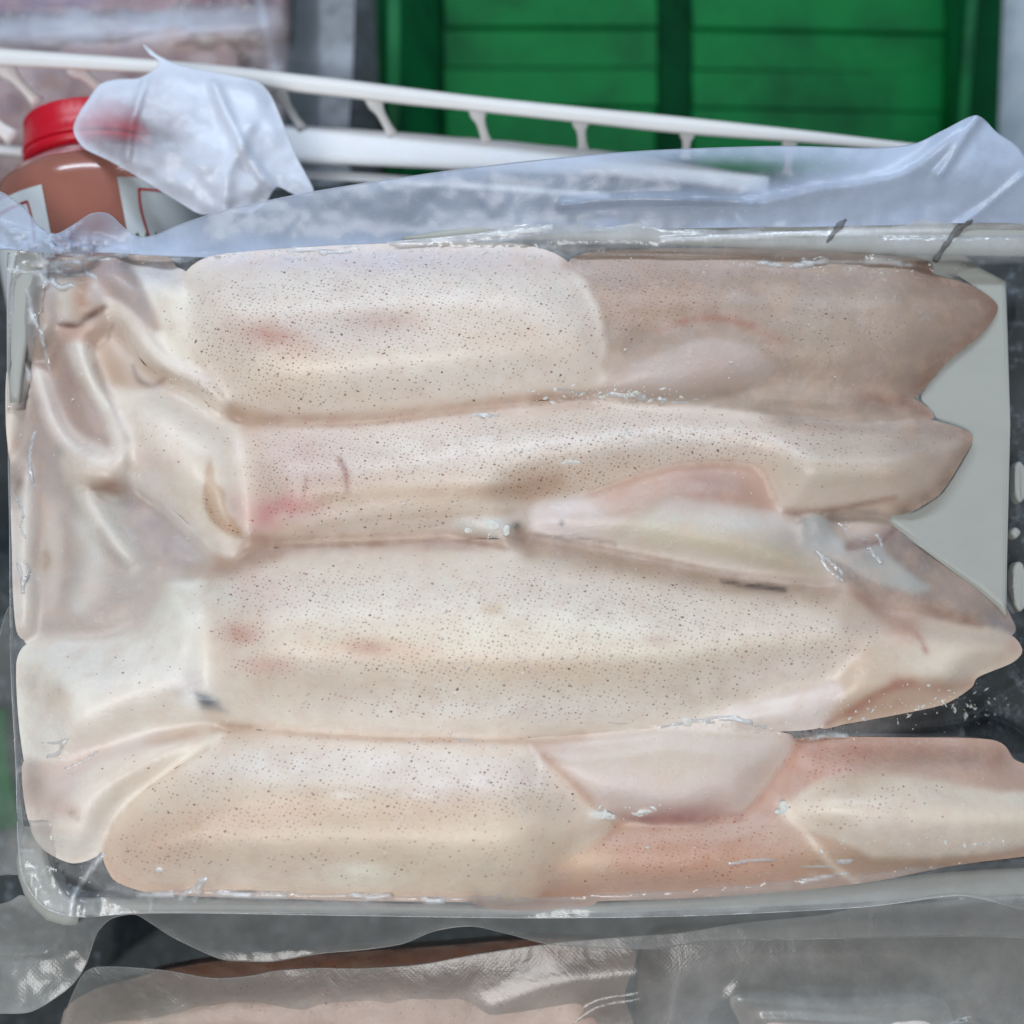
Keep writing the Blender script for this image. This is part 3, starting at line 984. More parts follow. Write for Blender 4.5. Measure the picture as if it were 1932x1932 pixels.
blob('mantle', [(446, 850), (470, 812), (540, 798), (700, 794), (860, 772), (1000, 760), (1150, 757), (1300, 766), (1458, 786), (1611, 800), (1720, 794), (1770, 798), (1832, 822), (1813, 866), (1769, 932), (1700, 968), (1640, 958), (1554, 966), (1480, 966), (1462, 930), (1430, 876), (1330, 868), (1240, 880), (1110, 924), (1000, 950), (985, 1004), (860, 1016), (700, 1026), (530, 1030), (480, 1018), (458, 930)],
     .007, .0135, 100, FLESH, s2, (217, 201, 186),
     [pb(900, 840, 420, 34, (228, 220, 212), .7), pb(1280, 832, 150, 26, (226, 220, 216), .7, 3), pb(560, 850, 90, 46, (216, 190, 182), .7), pb(545, 960, 70, 30, (212, 130, 130), .85, -14), pb(500, 975, 30, 24, (206, 120, 124), .6), pb(600, 905, 90, 34, (206, 180, 174), .6), pl([(640, 870), (652, 890), (655, 930)], 4, (160, 84, 80), .5), pb(840, 928, 260, 16, (200, 178, 152), .8, 1), pb(1010, 920, 70, 26, (198, 164, 138), .7, -8),  # the pale streak right of centre is the back's wet glint, painted in
      pb(640, 980, 150, 18, (228, 214, 208), .7), pb(760, 965, 180, 12, (206, 194, 176), .6, -6), pb(880, 990, 120, 16, (214, 208, 202), .8, -4), pb(1560, 880, 130, 44, (202, 190, 172), .75), pl([(1724, 800), (1780, 810), (1828, 824), (1810, 868), (1766, 932), (1700, 966)], 22, (146, 118, 100), .8), pb(1720, 850, 70, 70, (166, 144, 126), .75), pb(1600, 830, 130, 60, (196, 180, 162), .5),
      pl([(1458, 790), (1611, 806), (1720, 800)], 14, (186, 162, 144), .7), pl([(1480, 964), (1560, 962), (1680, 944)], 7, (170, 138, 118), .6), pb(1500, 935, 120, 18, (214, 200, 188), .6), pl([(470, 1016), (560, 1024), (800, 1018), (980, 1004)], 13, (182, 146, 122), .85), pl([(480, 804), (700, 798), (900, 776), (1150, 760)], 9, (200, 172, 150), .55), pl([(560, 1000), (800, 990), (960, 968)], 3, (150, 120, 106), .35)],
     [db(1000, 850, 560, 66, .95, -1), db(1180, 830, 240, 60, 1.0), db(600, 880, 150, 70, .9), db(700, 965, 260, 40, .28), db(1040, 905, 120, 36, .9), db(1500, 840, 200, 60, .35), db(560, 950, 90, 30, .6)],
     [([(620, 950), (800, 932), (960, 925), (1060, 905)], 20, -1.7), ([(480, 960), (620, 950)], 14, -.8), ([(1490, 962), (1600, 955), (1690, 935)], 9, -.8)])
blob('head', [(206, 744), (250, 728), (330, 728), (400, 772), (452, 812), (472, 862), (474, 930), (470, 990), (440, 1050), (400, 1032), (352, 980), (304, 940), (262, 912), (240, 880), (222, 820)],
     .006, .013, 90, FLESH, s2, (224, 214, 200),
     [pb(300, 745, 90, 22, (204, 194, 178), .7, 15), pb(400, 800, 70, 26, (196, 182, 164), .6, 35), pb(330, 830, 90, 50, (226, 216, 202), .7), pb(290, 870, 50, 34, (218, 198, 188), .7), pb(440, 870, 26, 60, (226, 220, 208), .8), pb(450, 960, 18, 40, (214, 180, 176), .7), pl([(262, 912), (304, 942), (352, 990), (400, 1034), (438, 1048)], 16, (230, 226, 220), .8), pb(270, 905, 40, 20, (216, 214, 214), .7)],
     [db(330, 830, 110, 50, .10)],
     [([(394, 880), (386, 930), (400, 980), (440, 1008)], 10, -3.0), ([(300, 742), (380, 790), (440, 812)], 20, -1.2)])
blob('funnel', [(397, 868), (405, 908), (424, 926), (424, 950), (438, 980), (456, 1006), (440, 1004), (414, 990), (394, 968), (384, 936), (386, 904)], .0128, .0016, 12, FLESH, s2, (204, 174, 140), [pb(400, 890, 8, 24, (186, 160, 124), .8)], [db(410, 950, 60, 60, 1.0)], res=3.5, lump=.1)
blob('arm', [(128, 652), (146, 640), (170, 656), (186, 710), (206, 756), (230, 800), (246, 856), (238, 890), (222, 880), (206, 820), (182, 760), (156, 720), (138, 690)], .008, .010, 18, FLESH, s2, (224, 216, 206), [pb(150, 660, 20, 30, (214, 204, 200), .6, 60), pb(170, 640, 20, 10, (206, 150, 130), .5)], [], res=4)
blob('arm', [(204, 628), (240, 650), (270, 690), (306, 716), (352, 744), (380, 772), (350, 770), (300, 748), (250, 744), (216, 730), (190, 690), (184, 650)], .004, .008, 30, FLESH, s2, (204, 184, 166), [pl([(249, 690), (262, 717), (288, 729), (312, 714)], 4, (126, 84, 70), .8), pb(270, 680, 40, 30, (206, 190, 170), .7), pb(225, 690, 24, 30, (198, 170, 146), .7)], [], res=4)
blob('arm', [(96, 640), (140, 660), (160, 720), (186, 770), (210, 830), (226, 880), (190, 868), (160, 830), (136, 780), (112, 720)], .003, .008, 26, FLESH, s2, (186, 164, 156), [pb(150, 700, 30, 50, (184, 158, 150), .7, 60), pl([(130, 716), (150, 734), (170, 738)], 4, (156, 122, 108), .5), pb(185, 800, 24, 40, (194, 172, 166), .7)], [], res=4)

# ---- squid 3 (its tail and fin first, they lie under the mantle)
blob('tail_fin', [(1500, 1000), (1553, 972), (1640, 962), (1702, 978), (1740, 1010), (1765, 1030), (1871, 1110), (1902, 1160), (1908, 1196), (1800, 1210), (1660, 1170), (1560, 1120)], .001, .008, 60, FLESH, s3, (152, 138, 128),
     [pb(1625, 995, 66, 26, (200, 180, 166), .9, -6), pl([(1600, 1032), (1660, 1020), (1700, 984)], 7, (150, 116, 110), .7), pb(1710, 1040, 60, 26, (164, 146, 140), .8, 40), pb(1820, 1110, 70, 40, (184, 162, 148), .8, 30), pb(1690, 1140, 70, 26, (190, 154, 130), .7, 10), pl([(1715, 985), (1765, 1030), (1871, 1110), (1902, 1160)], 9, (160, 126, 100), .6), pb(1880, 1180, 30, 30, (166, 156, 158), .6), pl([(1740, 1146), (1800, 1160), (1830, 1172)], 8, (160, 116, 88), .7)])
blob('tail', [(1600, 1190), (1690, 1150), (1738, 1156), (1818, 1170), (1900, 1196), (1926, 1226), (1908, 1248), (1844, 1275), (1830, 1296), (1780, 1326), (1690, 1346), (1600, 1362), (1545, 1368), (1560, 1280)], .004, .012, 60, FLESH, s3, (210, 190, 168),
     [pb(1800, 1235, 90, 26, (222, 210, 192), .8, 6), pb(1770, 1262, 60, 20, (226, 220, 206), .8, 4), pb(1700, 1180, 34, 20, (196, 130, 106), .8, 30), pl([(1690, 1286), (1780, 1298), (1840, 1290)], 12, (196, 160, 136), .8), pb(1680, 1330, 90, 20, (204, 170, 146), .8, -12), pl([(1600, 1350), (1660, 1308), (1720, 1288)], 9, (190, 132, 104), .8), pb(1915, 1215, 14, 16, (190, 140, 136), .5)],
     [], [([(1690, 1288), (1780, 1300), (1840, 1292)], 10, -1.4), ([(1640, 1320), (1690, 1296)], 6, -1.0)])
blob('fin', [(1230, 1372), (1330, 1350), (1440, 1310), (1560, 1280), (1680, 1244), (1749, 1240), (1733, 1266), (1690, 1284), (1640, 1318), (1580, 1350), (1540, 1372), (1460, 1378), (1340, 1382)], .008, .006, 40, FLESH, s3, (222, 212, 206),
     [pb(1480, 1330, 120, 30, (226, 216, 208), .7, -12), pb(1600, 1300, 90, 24, (218, 198, 194), .7, -20), pl([(1400, 1325), (1520, 1298), (1680, 1262)], 7, (196, 174, 160), .6), pb(1380, 1365, 80, 10, (216, 204, 190), .6), pl([(1580, 1350), (1660, 1304)], 7, (204, 160, 148), .5)])
blob('mantle', [(362, 1180), (392, 1104), (440, 1068), (500, 1044), (560, 1030), (700, 1024), (900, 1020), (1020, 1026), (1120, 1048), (1250, 1074), (1350, 1092), (1480, 1104), (1560, 1112), (1600, 1100), (1640, 1140), (1690, 1172), (1735, 1205), (1750, 1236), (1720, 1252), (1640, 1272), (1520, 1298), (1440, 1318), (1330, 1354), (1220, 1372), (1000, 1390), (820, 1392), (700, 1388), (520, 1376), (440, 1366), (384, 1330)],
     .008, .017, 165, FLESH, s3, (220, 207, 190),
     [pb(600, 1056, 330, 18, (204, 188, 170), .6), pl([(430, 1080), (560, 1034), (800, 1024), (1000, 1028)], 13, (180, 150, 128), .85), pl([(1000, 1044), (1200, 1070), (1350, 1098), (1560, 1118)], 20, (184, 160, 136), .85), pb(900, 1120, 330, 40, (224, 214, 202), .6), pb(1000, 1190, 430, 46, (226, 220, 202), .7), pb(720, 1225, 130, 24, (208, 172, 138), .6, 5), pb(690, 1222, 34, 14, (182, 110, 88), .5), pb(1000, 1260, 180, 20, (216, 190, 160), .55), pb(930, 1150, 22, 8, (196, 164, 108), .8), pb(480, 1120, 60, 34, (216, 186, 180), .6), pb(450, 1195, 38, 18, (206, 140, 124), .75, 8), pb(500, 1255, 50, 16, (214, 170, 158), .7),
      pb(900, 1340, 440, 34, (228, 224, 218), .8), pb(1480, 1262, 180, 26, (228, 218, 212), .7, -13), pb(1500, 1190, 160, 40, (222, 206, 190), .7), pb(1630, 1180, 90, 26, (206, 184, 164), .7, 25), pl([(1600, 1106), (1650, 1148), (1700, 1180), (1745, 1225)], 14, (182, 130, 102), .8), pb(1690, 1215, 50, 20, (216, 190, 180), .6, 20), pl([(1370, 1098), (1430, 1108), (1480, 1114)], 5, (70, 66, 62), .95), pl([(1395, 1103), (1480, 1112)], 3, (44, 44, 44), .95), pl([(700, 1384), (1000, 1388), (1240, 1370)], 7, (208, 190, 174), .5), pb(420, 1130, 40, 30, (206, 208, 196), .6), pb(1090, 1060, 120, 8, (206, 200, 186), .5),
      pb(1240, 1205, 26, 12, (204, 170, 150), .6)],
     [db(1100, 1190, 480, 110, .72, 3), db(820, 1235, 300, 50, 1.0, 3), db(1080, 1248, 160, 30, 1.0), db(650, 1130, 200, 60, .7), db(500, 1120, 90, 50, .6), db(455, 1195, 50, 26, 1.3), db(690, 1222, 50, 22, 1.3), db(505, 1255, 60, 22, 1.1), db(510, 1255, 60, 18, .8), db(1000, 1320, 420, 40, .5), db(1500, 1210, 200, 50, .6, 5)],
     [([(700, 1262), (1000, 1285), (1300, 1290)], 40, -.6), ([(1370, 1100), (1430, 1110), (1485, 1116)], 6, -1.0)])
blob('arm_crown', [(24, 720), (60, 690), (92, 760), (148, 830), (228, 856), (262, 908), (340, 978), (400, 1034), (440, 1052), (420, 1086), (372, 1130), (330, 1180), (200, 1230), (90, 1230), (40, 1190), (24, 1000)], -.001, .008, 70, FLESH, s3, (176, 168, 162),
     [pb(70, 820, 40, 90, (182, 160, 150), .8), pb(60, 980, 30, 70, (190, 168, 156), .7), pb(90, 1010, 40, 40, (196, 180, 166), .6), pb(86, 1058, 10, 14, (160, 140, 100), .8), pb(270, 960, 60, 26, (172, 156, 154), .8, 40), pb(320, 1010, 60, 34, (176, 156, 152), .8, 40), pb(190, 950, 50, 30, (182, 180, 170), .7), pb(400, 1070, 40, 20, (176, 150, 120), .7, -20), pb(300, 1070, 60, 30, (174, 164, 160), .7), pb(190, 1170, 70, 26, (186, 164, 154), .7, -20), pb(70, 1210, 34, 16, (178, 146, 126), .8),
      pl([(160, 990), (176, 1040), (170, 1100), (150, 1140)], 22, (208, 206, 200), .85), pl([(90, 960), (100, 1040), (96, 1150)], 20, (206, 194, 182), .7), pl([(210, 1150), (250, 1100), (300, 1074)], 14, (196, 184, 178), .7), pl([(236, 1170), (290, 1120), (330, 1080)], 10, (168, 152, 148), .7), pl([(248, 952), (300, 996), (360, 1048)], 9, (160, 142, 140), .7), pl([(270, 1016), (310, 1056)], 9, (190, 172, 168), .7), pl([(130, 1000), (126, 1080), (116, 1150)], 7, (166, 148, 138), .6), pl([(120, 1180), (190, 1150), (230, 1100)], 7, (160, 144, 138), .6), pl([(68, 880), (76, 960), (70, 1060)], 9, (176, 152, 142), .6)],
     [], [([(160, 990), (176, 1040), (170, 1100), (150, 1140)], 20, 1.2), ([(248, 952), (300, 996), (360, 1048)], 8, -.8), ([(236, 1170), (290, 1120), (330, 1080)], 9, -.8), ([(130, 1000), (126, 1080), (116, 1150)], 8, -.8)])
blob('arm', [(58, 684), (76, 700), (96, 760), (112, 800), (150, 836), (214, 848), (236, 872), (224, 900), (160, 880), (110, 836), (84, 790), (66, 730)], .005, .010, 18, FLESH, s3, (220, 210, 202), [pb(86, 750, 14, 40, (214, 200, 196), .7), pb(180, 856, 40, 14, (224, 214, 206), .7)], [], res=4)
blob('arm', [(16, 700), (40, 690), (46, 720), (36, 780), (30, 850), (22, 870), (14, 800)], .004, .008, 12, FLESH, s3, (218, 208, 196), [pb(30, 840, 12, 30, (206, 186, 170), .7)], [], res=4)
blob('arm', [(118, 862), (160, 850), (214, 866), (234, 890), (236, 924), (200, 930), (150, 920), (124, 910)], .006, .010, 30, FLESH, s3, (212, 200, 186), [pb(200, 915, 34, 12, (176, 140, 116), .8), pb(150, 880, 30, 20, (216, 206, 194), .7), pl([(160, 842), (190, 862), (226, 880)], 4, (168, 140, 122), .6), pl([(130, 920), (180, 920), (232, 930)], 6, (158, 120, 100), .6)], [], res=4)
blob('arm', [(136, 914), (158, 910), (184, 946), (214, 990), (244, 1030), (262, 1060), (244, 1066), (214, 1044), (184, 1010), (156, 960)], .005, .009, 15, FLESH, s3, (216, 210, 200), [], [], res=4)
blob('arm', [(28, 900), (48, 870), (62, 900), (66, 980), (62, 1060), (66, 1130), (56, 1200), (34, 1190), (26, 1080)], .003, .010, 18, FLESH, s3, (216, 210, 202), [pb(40, 900, 14, 40, (178, 146, 128), .7), pb(46, 960, 16, 40, (222, 218, 212), .7), pl([(34, 900), (40, 930)], 6, (130, 100, 84), .6)], [], res=4)
blob('head', [(34, 1250), (60, 1212), (120, 1206), (180, 1210), (262, 1180), (280, 1120), (300, 1084), (340, 1080), (372, 1096), (420, 1100), (440, 1180), (440, 1290), (430, 1350), (400, 1376), (300, 1398), (200, 1440), (120, 1480), (60, 1470), (40, 1380)],
     .002, .015, 110, FLESH, s3, (224, 219, 208),
     [pb(320, 1120, 44, 50, (208, 212, 198), .9), pb(370, 1150, 40, 50, (218, 216, 202), .6), pb(110, 1240, 60, 30, (214, 214, 208), .7), pb(100, 1310, 26, 40, (196, 178, 156), .6), pb(240, 1270, 120, 40, (226, 222, 214), .7), pb(300, 1340, 110, 30, (226, 220, 210), .7), pb(180, 1420, 90, 40, (218, 202, 192), .8, -20), pb(60, 1280, 16, 40, (206, 196, 182), .7), pb(350, 1290, 40, 26, (216, 214, 216), .8), pl([(300, 1392), (360, 1374), (420, 1362)], 12, (206, 184, 160), .7), pl([(200, 1200), (260, 1190), (290, 1140)], 7, (176, 158, 150), .5)],
     [db(230, 1290, 160, 70, .05), db(420, 1140, 60, 60, .2)],
     [([(96, 1260), (106, 1330), (110, 1400)], 18, -1.2), ([(200, 1202), (262, 1186), (286, 1130)], 12, -.6)])
blob('eye', [(368, 1316), (380, 1310), (398, 1314), (412, 1326), (404, 1336), (388, 1338), (374, 1330)], .0145, .0012, 12, FLESH, s3, (120, 128, 138), [pb(388, 1322, 12, 8, (92, 102, 114), .7), pb(408, 1332, 10, 5, (150, 152, 156), .6)], [], [], 3.5, .1, grow=2)
blob('eye_rim', [(346, 1306), (362, 1310), (374, 1320), (378, 1334), (368, 1336), (354, 1326)], .0148, .0014, 10, FLESH, s3, (236, 236, 234), [], [], [], 3.5, .1, grow=2)

blob('web', [(980, 990), (1120, 1000), (1400, 1050), (1620, 1080), (1640, 1140), (1400, 1130), (1120, 1080), (980, 1050)], -.001, .006, 30, FLESH, s3, (186, 162, 138))
blob('web', [(360, 1320), (470, 1330), (500, 1420), (380, 1430), (330, 1390)], -.002, .006, 30, FLESH, s3, (200, 176, 152))
blob('web', [(1040, 700), (1180, 690), (1200, 800), (1040, 800)], -.001, .006, 30, FLESH, s2, (190, 160, 138))
blob('web', [(1470, 930), (1560, 930), (1570, 1010), (1480, 1010)], -.002, .006, 30, FLESH, s2, (180, 160, 150))
# ---- squid 4
blob('web', [(230, 1480), (410, 1376), (450, 1420), (270, 1540)], -.002, .006, 30, FLESH, s4, (206, 184, 158))
blob('web', [(900, 1600), (1100, 1600), (1120, 1704), (900, 1706)], -.003, .006, 30, FLESH, s4, (204, 164, 134))
blob('fin', [(930, 1396), (1010, 1392), (1120, 1386), (1260, 1366), (1380, 1376), (1490, 1388), (1484, 1427), (1459, 1460), (1402, 1533), (1355, 1534), (1308, 1556), (1242, 1556), (1200, 1548), (1123, 1536), (1060, 1500), (990, 1440)],
     .006, .008, 60, FLESH, s4, (212, 196, 186),
     [pb(1250, 1440, 150, 40, (206, 192, 172), .7), pb(1180, 1490, 110, 34, (216, 200, 196), .7, 10), pb(1370, 1490, 70, 34, (216, 196, 190), .7, -30), pb(1250, 1545, 60, 16, (160, 90, 92), .85), pb(1320, 1535, 60, 20, (186, 130, 128), .7), pl([(960, 1400), (1017, 1419), (1075, 1470), (1123, 1520)], 9, (192, 152, 126), .75), pb(1040, 1410, 60, 16, (196, 168, 150), .6), pb(1330, 1385, 110, 12, (200, 190, 168), .6)])
blob('tail', [(1080, 1560), (1200, 1540), (1380, 1530), (1440, 1480), (1480, 1420), (1492, 1398), (1544, 1393), (1685, 1394), (1873, 1399), (1915, 1437), (1990, 1470), (2010, 1600), (1940, 1612), (1800, 1630), (1650, 1660), (1500, 1678), (1300, 1692), (1100, 1698), (980, 1698), (960, 1640)],
     .002, .009, 70, FLESH, s4, (198, 166, 146),
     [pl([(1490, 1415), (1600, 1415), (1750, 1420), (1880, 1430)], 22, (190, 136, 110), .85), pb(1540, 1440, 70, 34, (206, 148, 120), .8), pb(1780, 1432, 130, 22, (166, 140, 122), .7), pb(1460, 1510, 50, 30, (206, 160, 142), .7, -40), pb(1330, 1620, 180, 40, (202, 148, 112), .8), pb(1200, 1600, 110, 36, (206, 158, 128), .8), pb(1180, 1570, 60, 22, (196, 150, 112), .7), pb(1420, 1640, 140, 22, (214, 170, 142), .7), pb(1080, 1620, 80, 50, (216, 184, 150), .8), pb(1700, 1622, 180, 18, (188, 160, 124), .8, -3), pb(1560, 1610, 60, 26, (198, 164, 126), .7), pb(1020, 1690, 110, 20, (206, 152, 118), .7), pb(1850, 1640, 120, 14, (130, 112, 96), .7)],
     [db(1300, 1600, 200, 60, .62), db(1560, 1430, 80, 50, .4)])
blob('tail_tip', [(1478, 1518), (1544, 1470), (1600, 1456), (1685, 1452), (1800, 1470), (1892, 1486), (1960, 1500), (2000, 1560), (1940, 1590), (1873, 1604), (1732, 1616), (1638, 1614), (1570, 1590), (1500, 1560)],
     .009, .011, 80, FLESH, s4, (222, 208, 188),
     [pb(1700, 1560, 170, 26, (228, 216, 204), .8, 4), pb(1760, 1590, 140, 14, (228, 212, 200), .7, 2), pb(1600, 1480, 80, 22, (208, 186, 158), .7, -10), pl([(1560, 1462), (1700, 1456), (1880, 1484)], 12, (190, 162, 134), .6), pb(1890, 1540, 30, 40, (224, 212, 192), .6), pl([(1480, 1524), (1534, 1587), (1572, 1632)], 12, (224, 206, 184), .8)],
     [db(1600, 1510, 150, 50, .30)])
blob('mantle', [(194, 1604), (206, 1560), (250, 1512), (320, 1462), (388, 1414), (440, 1388), (520, 1380), (700, 1390), (960, 1394), (1017, 1420), (1075, 1478), (1123, 1524), (1160, 1540), (1140, 1570), (1100, 1610), (1030, 1670), (985, 1697), (760, 1698), (500, 1692), (300, 1684), (226, 1664), (205, 1640)],
     .008, .0135, 125, FLESH, s4, (216, 199, 178),
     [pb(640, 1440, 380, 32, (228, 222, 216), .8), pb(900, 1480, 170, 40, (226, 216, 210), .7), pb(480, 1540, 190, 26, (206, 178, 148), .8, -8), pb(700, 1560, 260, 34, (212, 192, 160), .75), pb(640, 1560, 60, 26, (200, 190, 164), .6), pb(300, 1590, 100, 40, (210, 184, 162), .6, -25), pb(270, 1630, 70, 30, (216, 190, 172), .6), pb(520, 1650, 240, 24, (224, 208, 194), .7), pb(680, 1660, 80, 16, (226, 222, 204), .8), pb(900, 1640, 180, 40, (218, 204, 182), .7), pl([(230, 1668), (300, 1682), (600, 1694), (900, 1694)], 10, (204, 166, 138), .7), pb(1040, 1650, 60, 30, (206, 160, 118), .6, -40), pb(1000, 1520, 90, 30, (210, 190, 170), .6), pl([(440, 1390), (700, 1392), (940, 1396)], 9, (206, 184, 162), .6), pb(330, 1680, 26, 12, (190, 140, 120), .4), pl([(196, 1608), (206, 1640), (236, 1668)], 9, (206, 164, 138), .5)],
     [db(700, 1480, 420, 90, .55), db(500, 1540, 200, 40, .8, -6), db(900, 1500, 180, 50, .75), db(350, 1590, 140, 50, .5, -15), db(800, 1620, 300, 40, .22), db(280, 1600, 60, 30, .55)],
     [([(420, 1560), (600, 1530), (900, 1520), (1080, 1545)], 34, -.9), ([(640, 1642), (740, 1645)], 10, .5)])
blob('head', [(62, 1568), (60, 1510), (100, 1470), (190, 1426), (300, 1392), (380, 1372), (420, 1376), (400, 1406), (320, 1452), (250, 1506), (218, 1544), (206, 1582), (180, 1614), (136, 1626), (88, 1604)],
     .006, .011, 60, FLESH, s4, (222, 212, 200),
     [pb(150, 1590, 70, 26, (230, 228, 220), .9), pb(110, 1510, 40, 30, (210, 188, 178), .7), pl([(250, 1500), (320, 1450), (400, 1398)], 9, (218, 212, 192), .7), pl([(270, 1512), (330, 1464), (392, 1416)], 6, (202, 180, 146), .8), pb(250, 1440, 90, 30, (222, 206, 186), .7, -25), pb(360, 1386, 60, 14, (206, 186, 156), .8, -10), pb(140, 1534, 8, 6, (120, 96, 70), .7), pb(146, 1546, 7, 5, (110, 84, 60), .7), pb(130, 1530, 34, 14, (196, 172, 158), .6, 20), pb(80, 1480, 20, 30, (178, 164, 150), .6)],
     [db(250, 1440, 60, 30, .1)])
lo = blob('arm_crown', [(46, 1440), (90, 1420), (200, 1400), (330, 1370), (300, 1420), (200, 1460), (110, 1520), (66, 1560), (50, 1520)], .003, .008, 30, FLESH, s4, (206, 188, 176), [pb(120, 1460, 60, 24, (214, 194, 186), .7, -15), pb(70, 1480, 20, 30, (170, 156, 142), .6)], [])

# ---- ice trapped between the tails
ice = blob('ice_chunk', [(1519, 974), (1553, 975), (1569, 1000), (1590, 1011), (1606, 1032), (1659, 1022), (1686, 1048), (1725, 1080), (1767, 1111), (1725, 1127), (1686, 1116), (1633, 1098), (1585, 1066), (1540, 1047), (1520, 1037)], .0065, .004, 16, FLESH, None, (172, 171, 168), [pb(1690, 1080, 60, 26, (184, 184, 180), .6, 40), pb(1640, 1050, 20, 10, (150, 150, 150), .5), pb(1580, 1030, 24, 16, (198, 202, 204), .6)], [], res=5, lump=1.0)
tag(ice, 'flat translucent white ice chunk wedged between two squid tails at the right', 'ice')
for i, q in enumerate(([(855, 985), (880, 972), (902, 984), (930, 976), (960, 984), (958, 1002), (930, 1010), (890, 1006)], [(945, 1000), (965, 1004), (975, 1024), (958, 1030), (944, 1018)])):
    k = blob('ice_lump', q, .0125, .0030, 10, FLESH, None, (206, 206, 202), [], [], res=4, lump=.5)
    tag(k, ('small knobbly white ice lump in the seam above the broad squid', 'tiny round ice drop just under the knobbly ice lump in the seam')[i], 'ice')

# ---- the vacuum presses the soft bodies into one surface: valleys fill, crests flatten, colour bleeds a little at the seams
ST = 4.0
U0, V0, U1, V1 = -40, 400, 2060, 1760
NX, NY = int((U1 - U0) / ST) + 1, int((V1 - V0) / ST) + 1
GX, GY = np.meshgrid(U0 + ST * np.arange(NX), V0 + ST * np.arange(NY))


def samp(G, q):
    x = np.clip((q[:, 0] - U0) / ST, 0, NX - 1.001); y = np.clip((q[:, 1] - V0) / ST, 0, NY - 1.001)
    i = x.astype(int); j = y.astype(int); fx = x - i; fy = y - j
    return (G[j, i] * (1 - fx) + G[j, i + 1] * fx) * (1 - fy) + (G[j + 1, i] * (1 - fx) + G[j + 1, i + 1] * fx) * fy


def blur(G, it):
    for _ in range(it):
        p = np.pad(G, 1, mode='edge')
        G = (p[:-2, 1:-1] + p[2:, 1:-1] + p[1:-1, :-2] + p[1:-1, 2:] + 2 * G) / 6
    return G


def mblur(G, M, it):
    return blur(np.where(M > 0, G, 0), it) / np.maximum(blur(M, it), 1e-5)


ZT_ = np.full((NY, NX), -1.0)
OWN = np.full((NY, NX), -1)
TM = np.zeros((NY, NX, 3))
DM = np.zeros((NY, NX))
for n_, b in enumerate(BODY):
    sp = b[5]
    i0, i1 = max(0, int((sp[:, 0].min() - U0) / ST) - 1), min(NX, int((sp[:, 0].max() - U0) / ST) + 3)
    j0, j1 = max(0, int((sp[:, 1].min() - V0) / ST) - 1), min(NY, int((sp[:, 1].max() - V0) / ST) + 3)
    gx, gy = GX[j0:j1, i0:i1], GY[j0:j1, i0:i1]
    q = np.stack([gx.ravel(), gy.ravel()], 1)
    ins = inside(q, sp)
    if not ins.any():
        continue
    q = q[ins]
    z = b[6](q, dist_line(q, sp, True))
    m = np.zeros(gx.size, bool); m[ins] = True
    jj, ii = np.nonzero(m.reshape(gx.shape))
    jj += j0; ii += i0
    up = z > ZT_[jj, ii]
    T_, D_ = b[7](q[up])
    jj, ii = jj[up], ii[up]
    ZT_[jj, ii] = z[up]; OWN[jj, ii] = n_; TM[jj, ii] = T_; DM[jj, ii] = D_
MASK = (OWN >= 0).astype(float)
Zfine = mblur(ZT_, MASK, 26)
Zwide = mblur(ZT_, MASK, 300)
ZS = Zwide * .30 + Zfine * .70
ZS = np.where(MASK > 0, ZS, -.014)
ZE = mblur(ZS, MASK, 3)                      # carried a little past the edge, for sampling
TM = np.stack([mblur(TM[..., c], MASK, 3) for c in range(3)], -1)
DM = mblur(DM, MASK, 2)
